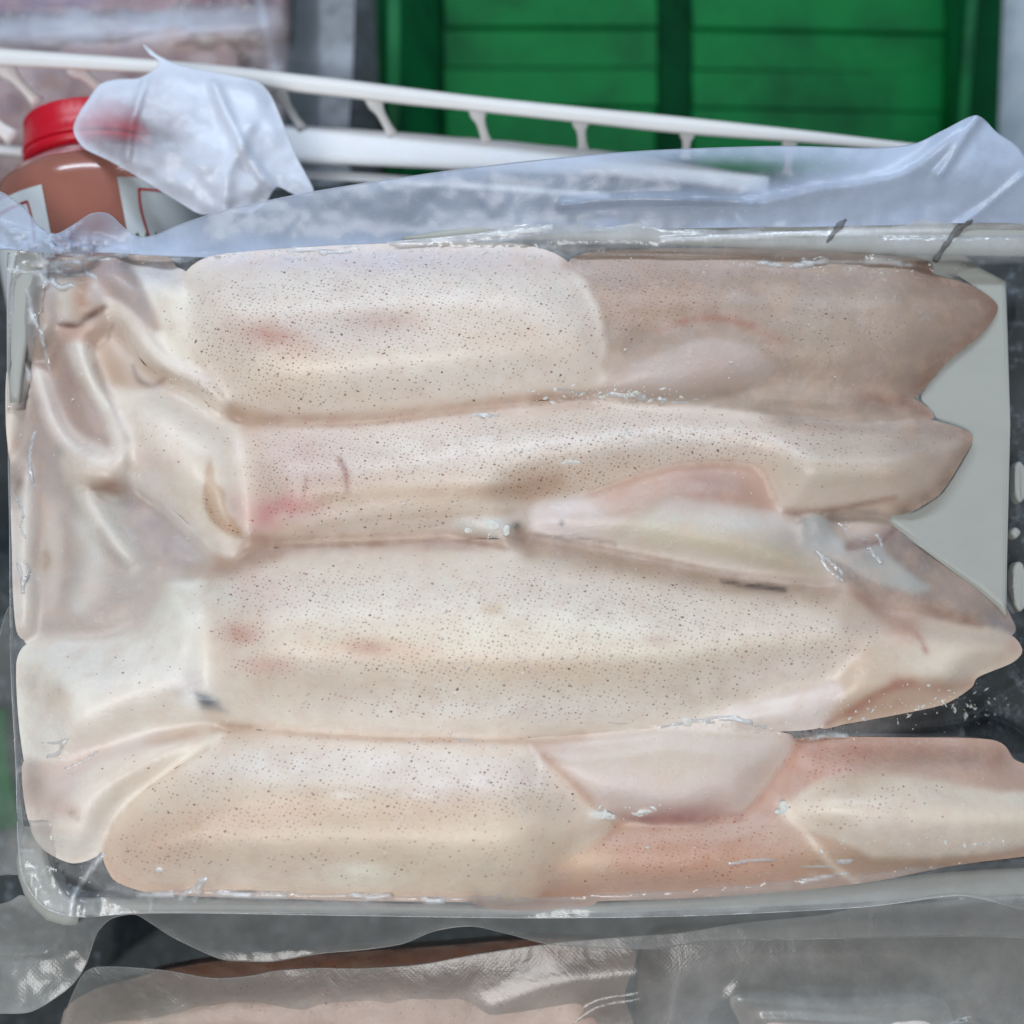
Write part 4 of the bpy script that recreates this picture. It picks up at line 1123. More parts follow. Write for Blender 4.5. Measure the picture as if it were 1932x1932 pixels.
MARKS = [pl([(430, 768), (520, 795), (700, 795), (860, 775), (1000, 758), (1110, 748)], 14, (180, 148, 124), .62), pl([(1180, 750), (1300, 745), (1392, 742), (1470, 786), (1611, 802), (1700, 798)], 13, (166, 148, 134), .6), pl([(600, 940), (840, 930), (960, 926), (1050, 908)], 17, (190, 162, 132), .55), pl([(600, 990), (760, 976), (900, 968), (970, 962)], 7, (196, 176, 156), .5),  # tan seams between bodies: crease shade painted in with the skin tone
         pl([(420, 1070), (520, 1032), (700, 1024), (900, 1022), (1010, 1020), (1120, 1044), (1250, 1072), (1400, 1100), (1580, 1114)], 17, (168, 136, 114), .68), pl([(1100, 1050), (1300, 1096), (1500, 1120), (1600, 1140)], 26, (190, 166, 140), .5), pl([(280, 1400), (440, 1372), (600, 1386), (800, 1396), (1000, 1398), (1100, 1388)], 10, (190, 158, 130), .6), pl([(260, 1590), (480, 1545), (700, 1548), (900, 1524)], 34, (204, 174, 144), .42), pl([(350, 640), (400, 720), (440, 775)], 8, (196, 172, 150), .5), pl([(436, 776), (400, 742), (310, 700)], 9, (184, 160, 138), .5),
         pp([(397, 868), (405, 908), (426, 928), (424, 952), (446, 994), (456, 1008), (430, 1000), (400, 972), (384, 936), (386, 900)], (202, 172, 140), .75, 4), pb(388, 1323, 22, 11, (110, 118, 128), .95, 15), pb(410, 1336, 22, 7, (168, 170, 172), .6, 20), pb(360, 1308, 26, 6, (190, 192, 196), .5, 25), pb(362, 1326, 15, 11, (240, 240, 238), .9, 20), pl([(300, 1402), (430, 1372)], 6, (186, 154, 126), .5), pl([(388, 1413), (278, 1488), (216, 1546)], 7, (226, 216, 196), .5),
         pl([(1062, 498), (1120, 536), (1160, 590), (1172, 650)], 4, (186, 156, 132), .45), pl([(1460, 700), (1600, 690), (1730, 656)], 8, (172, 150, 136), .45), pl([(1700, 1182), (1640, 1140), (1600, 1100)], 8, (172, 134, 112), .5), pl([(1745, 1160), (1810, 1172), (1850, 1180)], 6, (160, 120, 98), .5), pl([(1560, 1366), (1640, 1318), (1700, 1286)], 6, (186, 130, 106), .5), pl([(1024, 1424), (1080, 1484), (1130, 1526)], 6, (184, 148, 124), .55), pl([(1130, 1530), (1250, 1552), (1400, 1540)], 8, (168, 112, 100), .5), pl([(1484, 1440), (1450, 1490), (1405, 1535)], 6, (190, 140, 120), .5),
         pl([(1362, 1096), (1400, 1103), (1440, 1108), (1480, 1113)], 4, (60, 56, 54), .9), pl([(1410, 1104), (1480, 1113)], 2.5, (36, 36, 36), .9), pl([(110, 612), (145, 615), (164, 601), (198, 580)], 4, (120, 66, 50), .85), pl([(250, 690), (262, 717), (288, 728), (312, 714)], 3.5, (120, 80, 66), .7), pl([(204, 640), (214, 610)], 3, (140, 92, 74), .5),
         pb(1131, 1537, 24, 7, (236, 232, 226), .9, 4), pb(1215, 1531, 16, 6, (232, 220, 218), .8, -8), pb(680, 1640, 46, 12, (232, 230, 214), .8, 6), pb(790, 1500, 30, 6, (232, 228, 224), .6, 5), pb(650, 1500, 24, 6, (230, 226, 220), .6), pb(1073, 872, 22, 5, (234, 228, 222), .8), pb(920, 905, 60, 8, (226, 218, 206), .5), pb(1480, 1527, 22, 14, (232, 226, 214), .7, 50), pl([(1478, 1518), (1510, 1560), (1534, 1590), (1575, 1636), (1620, 1668)], 7, (228, 214, 196), .75),
         pl([(640, 866), (652, 890), (655, 930)], 4, (150, 76, 72), .5), pl([(578, 900), (572, 940)], 4, (150, 84, 78), .4), pb(505, 632, 34, 12, (176, 100, 80), .15, 10), pb(700, 1224, 30, 10, (170, 92, 76), .15), pb(450, 1196, 34, 14, (192, 112, 100), .1), pb(500, 975, 26, 16, (204, 120, 122), .2), pl([(1010, 1010), (1100, 1016), (1160, 1026)], 2.5, (96, 84, 80), .5), pb(975, 992, 9, 7, (90, 110, 112), .8), pb(1060, 987, 4, 4, (60, 54, 52), .9),
         pl([(1000, 1408), (1020, 1440), (1016, 1490)], 4, (232, 222, 214), .6), pl([(1690, 1170), (1730, 1196), (1748, 1230)], 5, (176, 108, 90), .55), pl([(1290, 606), (1350, 600), (1420, 614)], 6, (178, 112, 96), .5), pl([(1240, 627), (1290, 606)], 5, (186, 124, 104), .5), pl([(396, 870), (386, 920), (396, 972), (430, 1006), (456, 1010)], 3.5, (186, 156, 124), .6), pb(870, 1148, 8, 3, (206, 180, 120), .5),
         pl([(86, 1040), (92, 1056), (86, 1076)], 5, (150, 128, 90), .6), pl([(30, 936), (36, 912)], 5, (120, 92, 76), .6), pl([(40, 940), (36, 960)], 4, (110, 84, 72), .5), pb(210, 915, 14, 6, (160, 110, 92), .6), pl([(150, 926), (190, 922), (226, 930)], 3, (140, 104, 88), .6), pb(134, 1534, 5, 4, (110, 90, 64), .8), pb(146, 1546, 5, 4, (104, 84, 60), .8), pl([(480, 964), (500, 966), (560, 962), (640, 946), (690, 940)], 0.1, (0, 0, 0), 0),
         pl([(1480, 968), (1560, 964), (1620, 952), (1690, 938)], 4, (158, 122, 104), .6), pl([(1600, 1034), (1660, 1022), (1698, 988)], 5, (136, 100, 96), .5), pl([(230, 830), (240, 880), (236, 930)], 5, (170, 150, 140), .4), pl([(300, 1390), (390, 1372), (470, 1372)], 5, (190, 160, 134), .6), pl([(196, 1606), (216, 1550), (268, 1498), (330, 1452), (392, 1412)], 4, (184, 156, 130), .55)]
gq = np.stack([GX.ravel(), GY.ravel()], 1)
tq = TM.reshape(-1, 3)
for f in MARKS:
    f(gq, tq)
TM = np.clip(.62 * (tq.reshape(NY, NX, 3) / .62) ** 1.38, .004, .86)
lum_ = (TM @ np.array([.2126, .7152, .0722]))[..., None]
TM = lum_ + (TM - lum_) * .70
TB = np.stack([mblur(TM[..., c], MASK, 12) for c in range(3)], -1)
wb = (sstep(450, 330, GX) * .5 * sstep(560, 760, GY))[..., None]
TM = TM * (1 - wb) + TB * wb
# where heads run into arms and mantles the colours drift into each other
STROKES = [pl([(150, 655), (200, 745), (236, 850)], 15, (224, 218, 208), .6), pl([(76, 705), (110, 800), (190, 850)], 13, (214, 206, 198), .55), pl([(215, 590), (300, 665), (420, 760)], 15, (224, 216, 206), .6), pl([(150, 925), (200, 985), (250, 1050)], 12, (206, 202, 194), .6), pl([(44, 930), (40, 1050), (44, 1180)], 13, (212, 206, 198), .6), pl([(240, 896), (310, 946), (400, 1034)], 15, (226, 222, 214), .6),
           pl([(180, 690), (212, 770), (240, 830)], 8, (164, 146, 138), .45), pl([(106, 740), (140, 800), (200, 832)], 8, (160, 142, 136), .45), pl([(236, 950), (290, 1000), (350, 1056)], 11, (154, 140, 138), .45), pl([(70, 880), (76, 960), (72, 1040)], 8, (160, 140, 130), .45), pl([(60, 560), (70, 620), (60, 680)], 8, (160, 144, 138), .4), pl([(190, 1000), (240, 1100), (200, 1150)], 9, (160, 148, 142), .4), pl([(120, 960), (130, 1060), (110, 1160)], 8, (166, 148, 138), .4), pl([(270, 690), (330, 716)], 12, (176, 150, 132), .4)]  # darker valleys between the arms, shade painted into the tint
tq = TM.reshape(-1, 3).copy()
for f in STROKES:
    f(gq, tq)
TM = tq.reshape(NY, NX, 3)
TB = np.stack([mblur(TM[..., c], MASK, 60) for c in range(3)], -1)
wb = np.zeros_like(GX)
for u_, v_, a_, b_ in ((262, 1140, 110, 90), (130, 1225, 130, 50), (404, 1220, 34, 130), (474, 900, 26, 90), (370, 600, 26, 80), (470, 1130, 40, 60), (1690, 1160, 60, 34), (1330, 690, 150, 46)):
    wb = np.maximum(wb, np.exp(-((GX - u_) / a_) ** 2 - ((GY - v_) / b_) ** 2))
wb = np.clip(wb * 1.2, 0, .9)[..., None]
TM = TM * (1 - wb) + TB * wb
tq = TM.reshape(-1, 3).copy()
for f in (pb(388, 1323, 19, 9, (84, 92, 102), .95, 15), pb(376, 1312, 14, 4, (120, 126, 134), .6, 30), pb(412, 1338, 16, 4, (150, 152, 154), .6, 20), pb(360, 1327, 12, 9, (240, 240, 238), .9, 20), pl([(262, 904), (304, 942), (352, 988), (404, 1034)], 5, (232, 228, 222), .5)):
    f(gq, tq)
TM = tq.reshape(NY, NX, 3)
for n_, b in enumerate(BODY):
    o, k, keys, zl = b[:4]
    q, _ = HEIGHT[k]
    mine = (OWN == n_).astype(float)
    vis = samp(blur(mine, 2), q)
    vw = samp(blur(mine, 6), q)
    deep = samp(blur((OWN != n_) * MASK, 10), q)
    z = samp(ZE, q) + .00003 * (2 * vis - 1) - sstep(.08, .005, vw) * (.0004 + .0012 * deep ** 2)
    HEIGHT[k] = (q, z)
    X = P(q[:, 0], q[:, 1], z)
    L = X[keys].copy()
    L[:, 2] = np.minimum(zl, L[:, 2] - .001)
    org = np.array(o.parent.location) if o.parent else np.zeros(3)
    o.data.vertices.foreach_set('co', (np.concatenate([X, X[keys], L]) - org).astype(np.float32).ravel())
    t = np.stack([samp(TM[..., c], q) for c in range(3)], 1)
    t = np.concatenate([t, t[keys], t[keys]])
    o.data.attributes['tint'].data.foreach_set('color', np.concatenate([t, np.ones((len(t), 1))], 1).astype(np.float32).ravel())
    dd = samp(DM, q)
    o.data.attributes['dots'].data.foreach_set('value', np.concatenate([dd, dd[keys], dd[keys] * 0]).astype(np.float32))
    o.data.update()

# ================================================================== the clear vacuum pouch drawn over everything
Hg = np.full((NY, NX), -.014)
RIM = np.zeros((NY, NX))
for q, z in HEIGHT:
    if len(q) == 1:      # rails: fill between their sparse points
        ii = np.arange(-3, 4)
        for di in ii:
            for dj in ii:
                a = int(round((q[0, 0] - U0) / ST)) + di; b = int(round((q[0, 1] - V0) / ST)) + dj
                if 0 <= a < NX and 0 <= b < NY: Hg[b, a] = max(Hg[b, a], z[0]); RIM[b, a] = 1
        continue
    continue
Hg = np.where(MASK > 0, ZS, Hg)
Fg = Hg.copy()
for it in range(140):
    p = np.pad(Fg, 1, mode='edge')
    av = (p[:-2, 1:-1] + p[2:, 1:-1] + p[1:-1, :-2] + p[1:-1, 2:]) / 4
    Fg = np.maximum(Hg, av - .00004)
GAP = Fg - Hg


RIM = blur(np.clip(RIM, 0, 1), 2)


pouch = thing('vacuum_pouch', pt(960, 1080, -.016), 'clear vacuum pouch shrunk tight round four squid and a white tray', 'plastic pouch')
RIDGES = [([(1060, 400), (1180, 380), (1300, 380), (1420, 388)], 5, 1.6), ([(1250, 455), (1400, 446), (1560, 438), (1700, 436), (1800, 436)], 5, 1.1), ([(430, 476), (700, 462), (900, 446), (1040, 430)], 5, 1.2),
          ([(130, 1748), (140, 1690), (178, 1632), (196, 1612)], 5, 1.5), ([(1240, 1372), (1320, 1358), (1384, 1352), (1400, 1362), (1450, 1374)], 4, 1.4),
          ([(1150, 745), (1250, 740), (1370, 720)], 4, .8), ([(60, 500), (150, 492), (250, 484), (340, 488)], 4, 1.4), ([(110, 470), (170, 486), (236, 482)], 4, 1.6), ([(20, 480), (70, 452), (110, 464)], 4, 1.6), ([(1500, 498), (1620, 494), (1720, 500)], 4, .9)]
for cx_, cy_, sx_, sy_, ang_, sp_, n_ in ((60, 700, 30, 120, 80, 20, 5), (50, 1080, 24, 160, 85, 20, 5), (100, 1440, 60, 60, -25, 30, 4), (90, 520, 50, 26, 10, 40, 6), (1250, 745, 160, 14, 2, 10, 4), (1560, 500, 220, 10, 2, 6, 5), (620, 486, 220, 10, -2, 8, 4), (120, 500, 40, 14, 20, 30, 3),
                                          (1640, 1050, 90, 70, 40, 30, 5), (1420, 1372, 140, 16, -4, 10, 4), (700, 1690, 380, 8, 1, 5, 6), (1600, 1640, 200, 16, -4, 8, 5), (340, 1660, 40, 26, -30, 20, 4), (1000, 1398, 300, 5, 2, 4, 3), (900, 782, 300, 4, -2, 3, 3)):
    for k in range(n_):
        x_, y_ = cx_ + RNG.normal() * sx_ * .6, cy_ + RNG.normal() * sy_ * .6
        a_ = math.radians(ang_ + RNG.normal() * sp_ * .5)
        L_ = 14 + 34 * RNG.random()
        b_ = RNG.normal() * 5
        RIDGES.append(([(x_ - L_ * math.cos(a_), y_ - L_ * math.sin(a_)), (x_ - b_ * math.sin(a_), y_ + b_ * math.cos(a_)), (x_ + L_ * math.cos(a_), y_ + L_ * math.sin(a_))], 3.5 + 2 * RNG.random(), .9 + .5 * RNG.random()))
RS = [(spline(l, False, 8), w, a) for l, w, a in RIDGES]


def near(q, l, w):
    k = (q[:, 0] > l[:, 0].min() - 3 * w) & (q[:, 0] < l[:, 0].max() + 3 * w) & (q[:, 1] > l[:, 1].min() - 3 * w) & (q[:, 1] < l[:, 1].max() + 3 * w)
    r = np.zeros(len(q))
    if k.any():
        r[k] = np.exp(-(dist_line(q[k], l) / w) ** 2)
    return r


def film_z(q, d):
    z = samp(Fg, q)
    g = samp(GAP, q)
    rm = sstep(.3, .8, samp(RIM, q))
    z = z - .0008 * sstep(.0022, .0008, g) * (1 - rm) + .0008 * rm + .0001 * fbm(q, 40, 4)
    for l, w, a in RS:
        z = z + a * .001 * near(q, l, w)
    return z


def film_m(q, d):
    g = samp(GAP, q)
    m = .02 + .30 * sstep(.0016, .009, g) * (1 - .75 * sstep(1600, 1720, q[:, 0]))
    m = m + .16 * sstep(.2, .8, samp(RIM, q)) + .25 * sstep(500, 440, q[:, 1]) + .12 * sstep(1660, 1720, q[:, 1])
    for l, w, a in RS:
        m = m + .6 * near(q, l, w * .8)
    return m * np.where((q[:, 0] > 1820) & (q[:, 1] > 1180) & (q[:, 1] < 1420), .35, 1)


sheet('film', [(14, 500), (20, 478), (60, 462), (200, 470), (260, 482), (400, 474), (700, 458), (900, 440), (1050, 410), (1300, 396), (1600, 392), (1800, 390), (2050, 394), (2055, 1000), (2050, 1676), (1800, 1690), (1620, 1712), (1300, 1728), (1000, 1732), (700, 1728), (300, 1722), (150, 1730), (84, 1712), (44, 1660), (34, 1590), (30, 1450), (20, 1250), (18, 1000), (14, 760)],
      film_z, film_m, FILM, pouch, 6, rim=.00012)

# the sealed margins standing off the pack
fl_top = [(-60, 350), (0, 362), (24, 376), (48, 394), (70, 424), (104, 442), (140, 424), (172, 404), (204, 404), (236, 432), (262, 447), (292, 444), (340, 424), (420, 398), (500, 380), (590, 362), (700, 344), (850, 322), (1000, 304), (1170, 288), (1300, 281), (1480, 276), (1640, 280), (1724, 272),
          (1780, 246), (1842, 218), (1880, 250), (1918, 276), (1960, 330), (2060, 380), (2060, 440), (1900, 420), (1700, 424), (1500, 428), (1300, 430), (1050, 440), (900, 462), (700, 474), (480, 486), (300, 482), (200, 476), (100, 478), (20, 470), (-60, 460)]


CRUMPLE = []
for k in range(26):
    x_, y_ = 90 + RNG.normal() * 70, 462 + RNG.normal() * 13
    a_ = RNG.normal() * .5
    L_ = 12 + 26 * RNG.random()
    CRUMPLE.append((spline([(x_ - L_ * math.cos(a_), y_ - L_ * math.sin(a_)), (x_ + RNG.normal() * 5, y_ + RNG.normal() * 5), (x_ + L_ * math.cos(a_), y_ + L_ * math.sin(a_))], False, 6), 3 + 3 * RNG.random(), .8 + 1.4 * RNG.random()))


def ft_z(q, d):
    t = sstep(470, 300, q[:, 1])
    z = .012 + .010 * t + .006 * sstep(1650, 1850, q[:, 0]) * sstep(400, 240, q[:, 1])
    z = z + .0022 * np.sin(q[:, 0] / 46 + q[:, 1] * .012) * sstep(520, 200, q[:, 0]) + .0012 * fbm(q, 90, 6)
    for l, w, a in CRUMPLE:
        z = z + a * .001 * near(q, l, w)
    for l, w, a in ((spline([(1420, 388), (1540, 360), (1700, 330), (1842, 222)], False, 8), 18, 2.2), (spline([(1060, 386), (1200, 376), (1420, 382)], False, 8), 7, 1.6), (spline([(1842, 222), (1800, 290), (1770, 330)], False, 8), 8, 1.4),
                    (spline([(0, 420), (40, 440), (110, 470)], False, 8), 6, 2.0), (spline([(1932, 330), (1860, 390), (1800, 430)], False, 8), 6, 1.2), (spline([(60, 462), (110, 450), (170, 470), (240, 474)], False, 6), 5, 1.8), (spline([(0, 450), (30, 432), (80, 446), (100, 470)], False, 6), 5, 1.8)):
        z = z + a * .001 * np.exp(-(dist_line(q, l) / w) ** 2)
    return z


def ft_m(q, d):
    m = .66 + .10 * fbm(q, 160, 3)
    m = m + .22 * sstep(40, 4, d) * sstep(420, 330, q[:, 1])
    m = m + .18 * sstep(430, 470, q[:, 1])
    # the thin clear window through which the crate shows
    m = m - .56 * np.exp(-(((q[:, 0] - 1340) / 190) ** 2 + ((q[:, 1] - 320) / 28) ** 2))
    m = m + .30 * sstep(1420, 1640, q[:, 0] + (q[:, 1] - 330) * 2.2)
    m = m - .25 * np.exp(-(((q[:, 0] - 185) / 34) ** 2 + ((q[:, 1] - 428) / 22) ** 2))
    return m


sheet('seal_flange', fl_top, ft_z, ft_m, FLANGE, pouch, 7)
fl_bot = [(44, 1690), (100, 1716), (200, 1716), (400, 1712), (700, 1716), (1000, 1716), (1300, 1700), (1620, 1684), (1800, 1674), (2060, 1660), (2060, 1762), (1800, 1766), (1500, 1772), (1330, 1776), (1230, 1790), (1050, 1783), (960, 1762), (890, 1747), (820, 1756), (760, 1780), (690, 1791), (600, 1799), (518, 1813), (470, 1813), (414, 1808), (330, 1770), (286, 1742), (256, 1725), (225, 1728), (205, 1736), (184, 1758), (172, 1790), (164, 1814), (150, 1840), (122, 1870), (60, 1908), (0, 1912), (-60, 1912), (-60, 1740), (20, 1700)]


def fb_z(q, d):
    return .000 - .012 * sstep(1690, 1800, q[:, 1]) + .0016 * np.sin(q[:, 0] / 60) + .0012 * fbm(q, 70, 2) + .0016 * np.exp(-(dist_line(q, spline([(130, 1735), (100, 1790), (40, 1800), (-20, 1800)], False, 8)) / 6) ** 2) + .0014 * np.exp(-(dist_line(q, spline([(160, 1740), (166, 1800)], False, 8)) / 5) ** 2)


def fb_m(q, d):
    return .30 + .24 * sstep(260, 120, q[:, 0]) + .10 * fbm(q, 60, 3) + .2 * sstep(1740, 1700, q[:, 1]) * sstep(900, 1200, q[:, 0]) + .15 * sstep(14, 2, d)


sheet('seal_flange', fl_bot, fb_z, fb_m, LOWFILM, pouch, 7)
sheet('side_seam', [(4, 1180), (22, 1150), (26, 1320), (34, 1460), (44, 1560), (60, 1640), (20, 1650), (-30, 1640), (-40, 1500), (-20, 1300)],
      lambda q, d: -.004 + .001 * fbm(q, 50, 2) - .008 * sstep(30, -30, q[:, 0]), lambda q, d: .26 + .3 * sstep(1540, 1620, q[:, 1]) + .12 * fbm(q, 50, 4), LOWFILM, pouch, 7)
for l, r in (([(1612, 396), (1590, 418), (1576, 436), (1560, 458)], [.0008, .0016, .0011, .0005]), ([(1850, 382), (1838, 398), (1812, 428), (1786, 460), (1764, 492)], [.0010, .0022, .0014, .0009, .0011])):
    c = spline(l, False, 6)
    rr = np.interp(np.linspace(0, 1, len(c)), np.linspace(0, 1, len(r)), r)
    tube('dirty_pleat', P(c[:, 0], c[:, 1], samp(Fg, c) + .0006), rr * np.interp(np.arange(len(c)) % 5, [0, 2, 4], [.7, 1.1, .8]), STAIN, pouch, 8)

# ------------------------------------------------------------------ crumpled corner of another bag over the bottle
flap = sheet('plastic_bag', [(268, 82), (284, 94), (300, 106), (340, 124), (400, 136), (480, 152), (508, 176), (526, 214), (556, 290), (592, 362), (560, 368), (522, 352), (500, 384), (470, 402), (424, 398), (380, 404), (330, 376), (262, 334), (205, 302), (160, 280), (142, 256), (140, 236), (152, 210), (166, 190), (188, 160), (222, 150), (262, 148), (296, 128), (298, 112), (284, 104)],
             lambda q, d: -.004 + .010 * np.exp(-(((q[:, 0] - 330) / 150) ** 2 + ((q[:, 1] - 250) / 120) ** 2)) + .0022 * fbm(q, 70, 8) + .0026 * np.exp(-(dist_line(q, spline([(276, 150), (262, 190), (246, 240), (240, 300)], False, 8)) / 8) ** 2)
             + .0028 * np.exp(-(dist_line(q, spline([(404, 160), (430, 220), (470, 300), (510, 352)], False, 8)) / 10) ** 2) + .002 * np.exp(-(dist_line(q, spline([(424, 398), (430, 330), (470, 240)], False, 8)) / 14) ** 2) - .0015 * sstep(30, 0, d),
             lambda q, d: .88 + .2 * sstep(300, 420, q[:, 0]) - .74 * np.exp(-(((q[:, 0] - 248) / 100) ** 2 + ((q[:, 1] - 246) / 42) ** 2)) + .30 * np.exp(-(((q[:, 0] - 225) / 44) ** 2 + ((q[:, 1] - 165) / 18) ** 2)) + .2 * sstep(12, 2, d) + .14 * fbm(q, 50, 2), FLAP, None, 7)
tag(flap, 'crumpled frosty film corner draped over the red bottle cap and white rail', 'plastic bag')

# ------------------------------------------------------------------ the pouch below
lp = thing('vacuum_pouch', pt(1000, 1900, -.05), 'second clear pouch lying below, its embossed edge glinting along the bottom', 'plastic pouch')
lf = [(110, 1960), (140, 1870), (176, 1826), (300, 1830), (400, 1846), (470, 1842), (520, 1832), (600, 1827), (680, 1828), (766, 1823), (813, 1817), (860, 1808), (911, 1799), (1035, 1781), (1130, 1772), (1214, 1766), (1288, 1760), (1400, 1742), (1548, 1727), (1623, 1712), (1720, 1706), (2080, 1690), (2080, 2040), (1000, 2060), (110, 2040)]


def lf_z(q, d):
    z = -.020 - .004 * sstep(1800, 1960, q[:, 1]) + .0007 * fbm(q, 140, 6)
    for l, w, a in ((spline([(1080, 1932), (1130, 1900), (1210, 1886)], False, 8), 7, 2.0), (spline([(1436, 1922), (1530, 1925), (1620, 1932), (1700, 1944)], False, 8), 8, 2.6), (spline([(1780, 1950), (1830, 1928), (1880, 1944)], False, 8), 8, 2.4), (spline([(1400, 1890), (1520, 1900), (1640, 1905), (1750, 1900)], False, 8), 24, 3.0),
                    (spline([(930, 1905), (1060, 1860), (1200, 1838)], False, 8), 30, 1.6)):
        z = z + a * .001 * np.exp(-(dist_line(q, l) / w) ** 2)
    return z


sheet('film', lf, lf_z, lambda q, d: .26 + .30 * sstep(1150, 1350, q[:, 0]) + .07 * fbm(q, 70, 4) + .14 * np.exp(-(((q[:, 0] - 1120) / 140) ** 2 + ((q[:, 1] - 1850) / 40) ** 2)) + .2 * sstep(1870, 1920, q[:, 1]) * sstep(1380, 1500, q[:, 0]) * sstep(1800, 1700, q[:, 0]) + .1 * sstep(16, 2, d), LOWFILM, lp, 7)
s5 = squid(pt(700, 1880, -.05), 'orange-brown squid half hidden under film at the bottom, in the lower pouch')
blob('mantle', [(120, 1910), (180, 1866), (240, 1850), (300, 1832), (420, 1812), (600, 1800), (820, 1786), (1000, 1772), (1150, 1776), (1200, 1800), (1180, 1870), (1150, 2020), (430, 2020), (130, 2020)], -.034, .011, 90, FLESH, s5, (176, 152, 138),
     [pl([(300, 1832), (500, 1826), (700, 1812), (900, 1800), (1060, 1782)], 20, (166, 108, 80), .95), pb(600, 1890, 180, 60, (176, 152, 140), .7), pb(230, 1900, 150, 60, (150, 142, 130), .8), pb(900, 1880, 120, 60, (160, 140, 130), .6)], [db(700, 1850, 400, 60, .2)], [], 8, 1, 4, False)
blob('fin', [(1380, 1880), (1480, 1874), (1560, 1890), (1760, 1880), (1800, 1930), (1780, 2020), (1440, 2020), (1400, 1940)], -.034, .012, 60, FLESH, s5, (216, 212, 208), [pb(1450, 1900, 40, 24, (206, 182, 168), .7)], [], [], 8, 1, 4, False)  # whitish piece, lightened to stand in for the highlight on the film fold
pb2 = blob('frozen_lump', [(1240, 1760), (1500, 1750), (1700, 1730), (2060, 1720), (2060, 2020), (1830, 2020), (1700, 1880), (1380, 1870), (1300, 2020), (1210, 2020), (1200, 1880)], -.050, .010, 80, FLESH, s5, (112, 106, 104), [pb(1800, 1860, 160, 80, (92, 102, 104), .7), pb(1370, 1810, 60, 30, (96, 80, 78), .7), pb(1280, 1930, 60, 50, (150, 142, 146), .7)], [], [], 9, 1.5, 4, False)
pb2.parent = None
pb2.location = Vector(pb2.location) + s5.location
tag(pb2, 'grey frozen lump under the film in the bottom right corner', 'frozen food')

# ------------------------------------------------------------------ frost grains under the film, plus white grains standing in for film glints
V, F = [], []
hot = [(1110, 742, 90, 14, 60), (1220, 745, 60, 10, 24), (1740, 990, 26, 22, 26), (1752, 1020, 14, 14, 10), (960, 480, 500, 10, 40), (1600, 506, 160, 14, 30), (1420, 1366, 60, 8, 30), (930, 994, 60, 14, 20), (350, 726, 50, 20, 30), (1700, 1340, 160, 22, 60), (1800, 1330, 110, 40, 50), (1560, 1385, 80, 12, 30),
       (1215, 1530, 60, 12, 12), (1140, 1530, 20, 6, 4), (700, 640, 420, 120, 30), (800, 900, 420, 110, 36), (900, 1220, 420, 120, 36), (700, 1540, 420, 110, 34), (1300, 1600, 200, 50, 16), (200, 900, 140, 240, 30), (160, 488, 90, 14, 20), (1500, 640, 200, 70, 20), (1350, 930, 160, 60, 20), (1260, 832, 110, 20, 110), (960, 842, 300, 34, 70), (640, 480, 380, 12, 60), (1450, 500, 300, 14, 50), (880, 1370, 500, 14, 50), (1750, 1590, 140, 16, 40), (1300, 700, 130, 30, 40)]
oct_ = [(1, 0, 0), (-1, 0, 0), (0, 1, 0), (0, -1, 0), (0, 0, 1), (0, 0, -1)]
of = [(0, 2, 4), (2, 1, 4), (1, 3, 4), (3, 0, 4), (2, 0, 5), (1, 2, 5), (3, 1, 5), (0, 3, 5)]
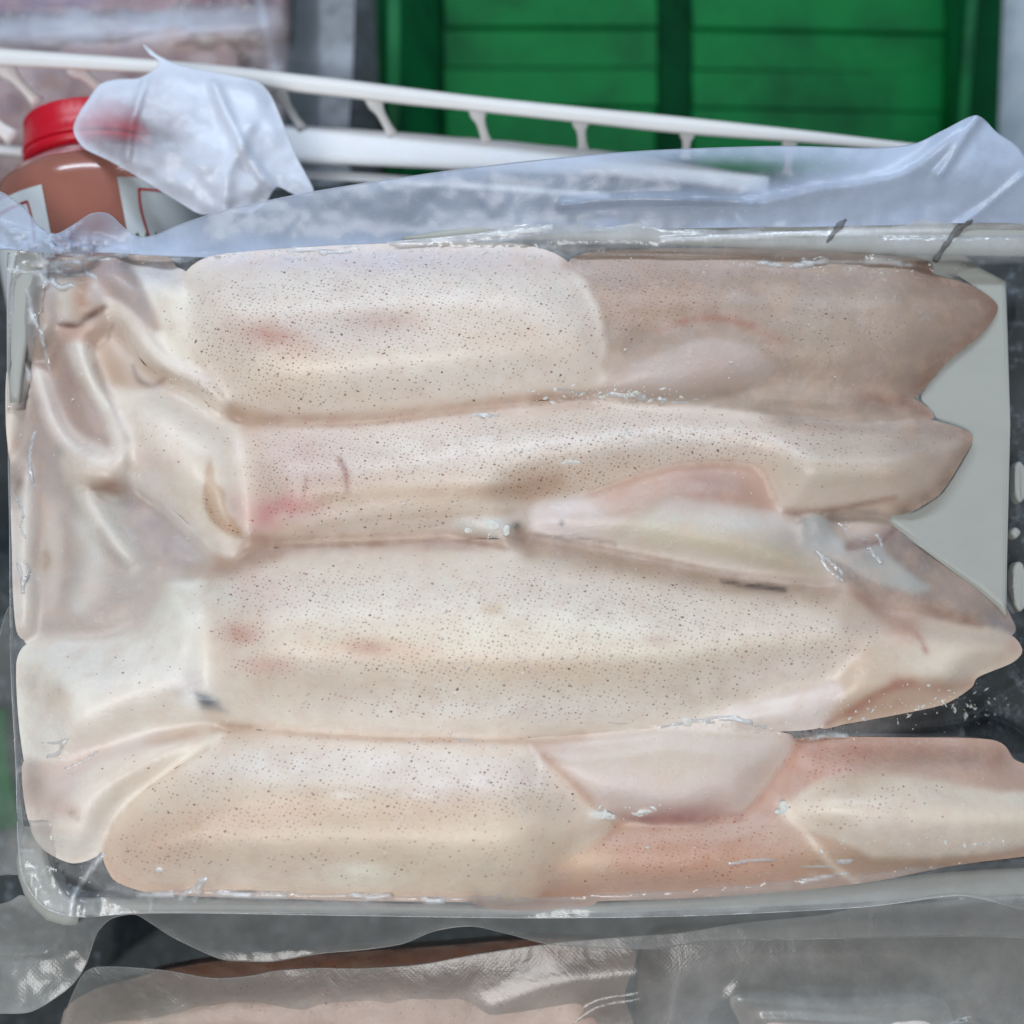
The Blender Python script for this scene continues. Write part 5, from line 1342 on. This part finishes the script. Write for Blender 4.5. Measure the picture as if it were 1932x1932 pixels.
for u, v, ru, rv, n_ in hot:
    for k in range(n_):
        a, b = u + RNG.normal() * ru * .6, v + RNG.normal() * rv * .6
        z = float(samp(Fg, np.array([[a, b]]))[0]) + .0002
        c = P(a, b, z)
        s = (.00014 + .00036 * RNG.random() ** 3) * (1.5 if n_ < 15 or u > 1690 else 1.7 if n_ in (60, 24) else 1)
        R = np.array(Matrix.Rotation(RNG.random() * 6.28, 3, 'Z') @ Matrix.Rotation(RNG.random() * 1.0, 3, 'X'))
        sc = np.array([1.0 + RNG.random() * 1.2, .6 + RNG.random() * .5, .5])
        o = len(V)
        for w in oct_:
            V.append(tuple(c + R @ (np.array(w) * sc * s * (.8 + .4 * RNG.random()))))
        F += [tuple(i + o for i in f) for f in of]
for u, v, ru, rv, an in ((1131, 1537, 24, 7, 4), (1150, 1541, 12, 5, 0), (1218, 1531, 14, 5, -8), (1205, 1536, 8, 4, 10), (1480, 1524, 16, 10, 50), (1470, 1532, 9, 6, 0), (1296, 1360, 10, 7, 0), (1075, 872, 20, 4, 2), (930, 990, 15, 9, 20), (955, 1000, 8, 12, 0), (884, 1000, 9, 7, 0), (1740, 985, 10, 9, 0), (1752, 1003, 6, 5, 0), (1766, 1024, 8, 5, 30), (300, 1640, 7, 5, 0)):
    z = float(samp(ZE, np.array([[float(u), float(v)]]))[0]) + .0002
    c = P(float(u), float(v), z)
    k_ = .000154
    R = np.array(Matrix.Rotation(math.radians(-an), 3, 'Z'))
    o = len(V)
    m_ = 9
    for i in range(m_):
        a = 2 * math.pi * i / m_
        w = .8 + .4 * RNG.random()
        V.append(tuple(c + R @ np.array([ru * k_ * w * math.cos(a), rv * k_ * w * math.sin(a), 0])))
    V.append(tuple(c + np.array([0, 0, .0006])))
    F += [(o + i, o + (i + 1) % m_, o + m_) for i in range(m_)]
for k in range(420):
    a = RNG.random() * 520 - 10
    b = (58 - .04 * a + RNG.normal() * 22) if k % 3 else RNG.random() * 160
    z = -.0655 + .004 * RNG.random()
    c = P(a, b, z)
    s = .0003 + .0006 * RNG.random() ** 3
    R = np.array(Matrix.Rotation(RNG.random() * 6.28, 3, 'Z') @ Matrix.Rotation(RNG.random() * 1.0, 3, 'X'))
    o = len(V)
    for w in oct_:
        V.append(tuple(c + R @ (np.array(w) * np.array([1.4, .8, .6]) * s)))
    F += [tuple(i + o for i in f) for f in of]
fg = new_obj('frost_glint_grains', V, F, ICE, None, False)
tag(fg, 'tiny white frost grains, some standing for film glints, scattered over the pouch and the frozen meat bag', 'frost', kind='stuff')
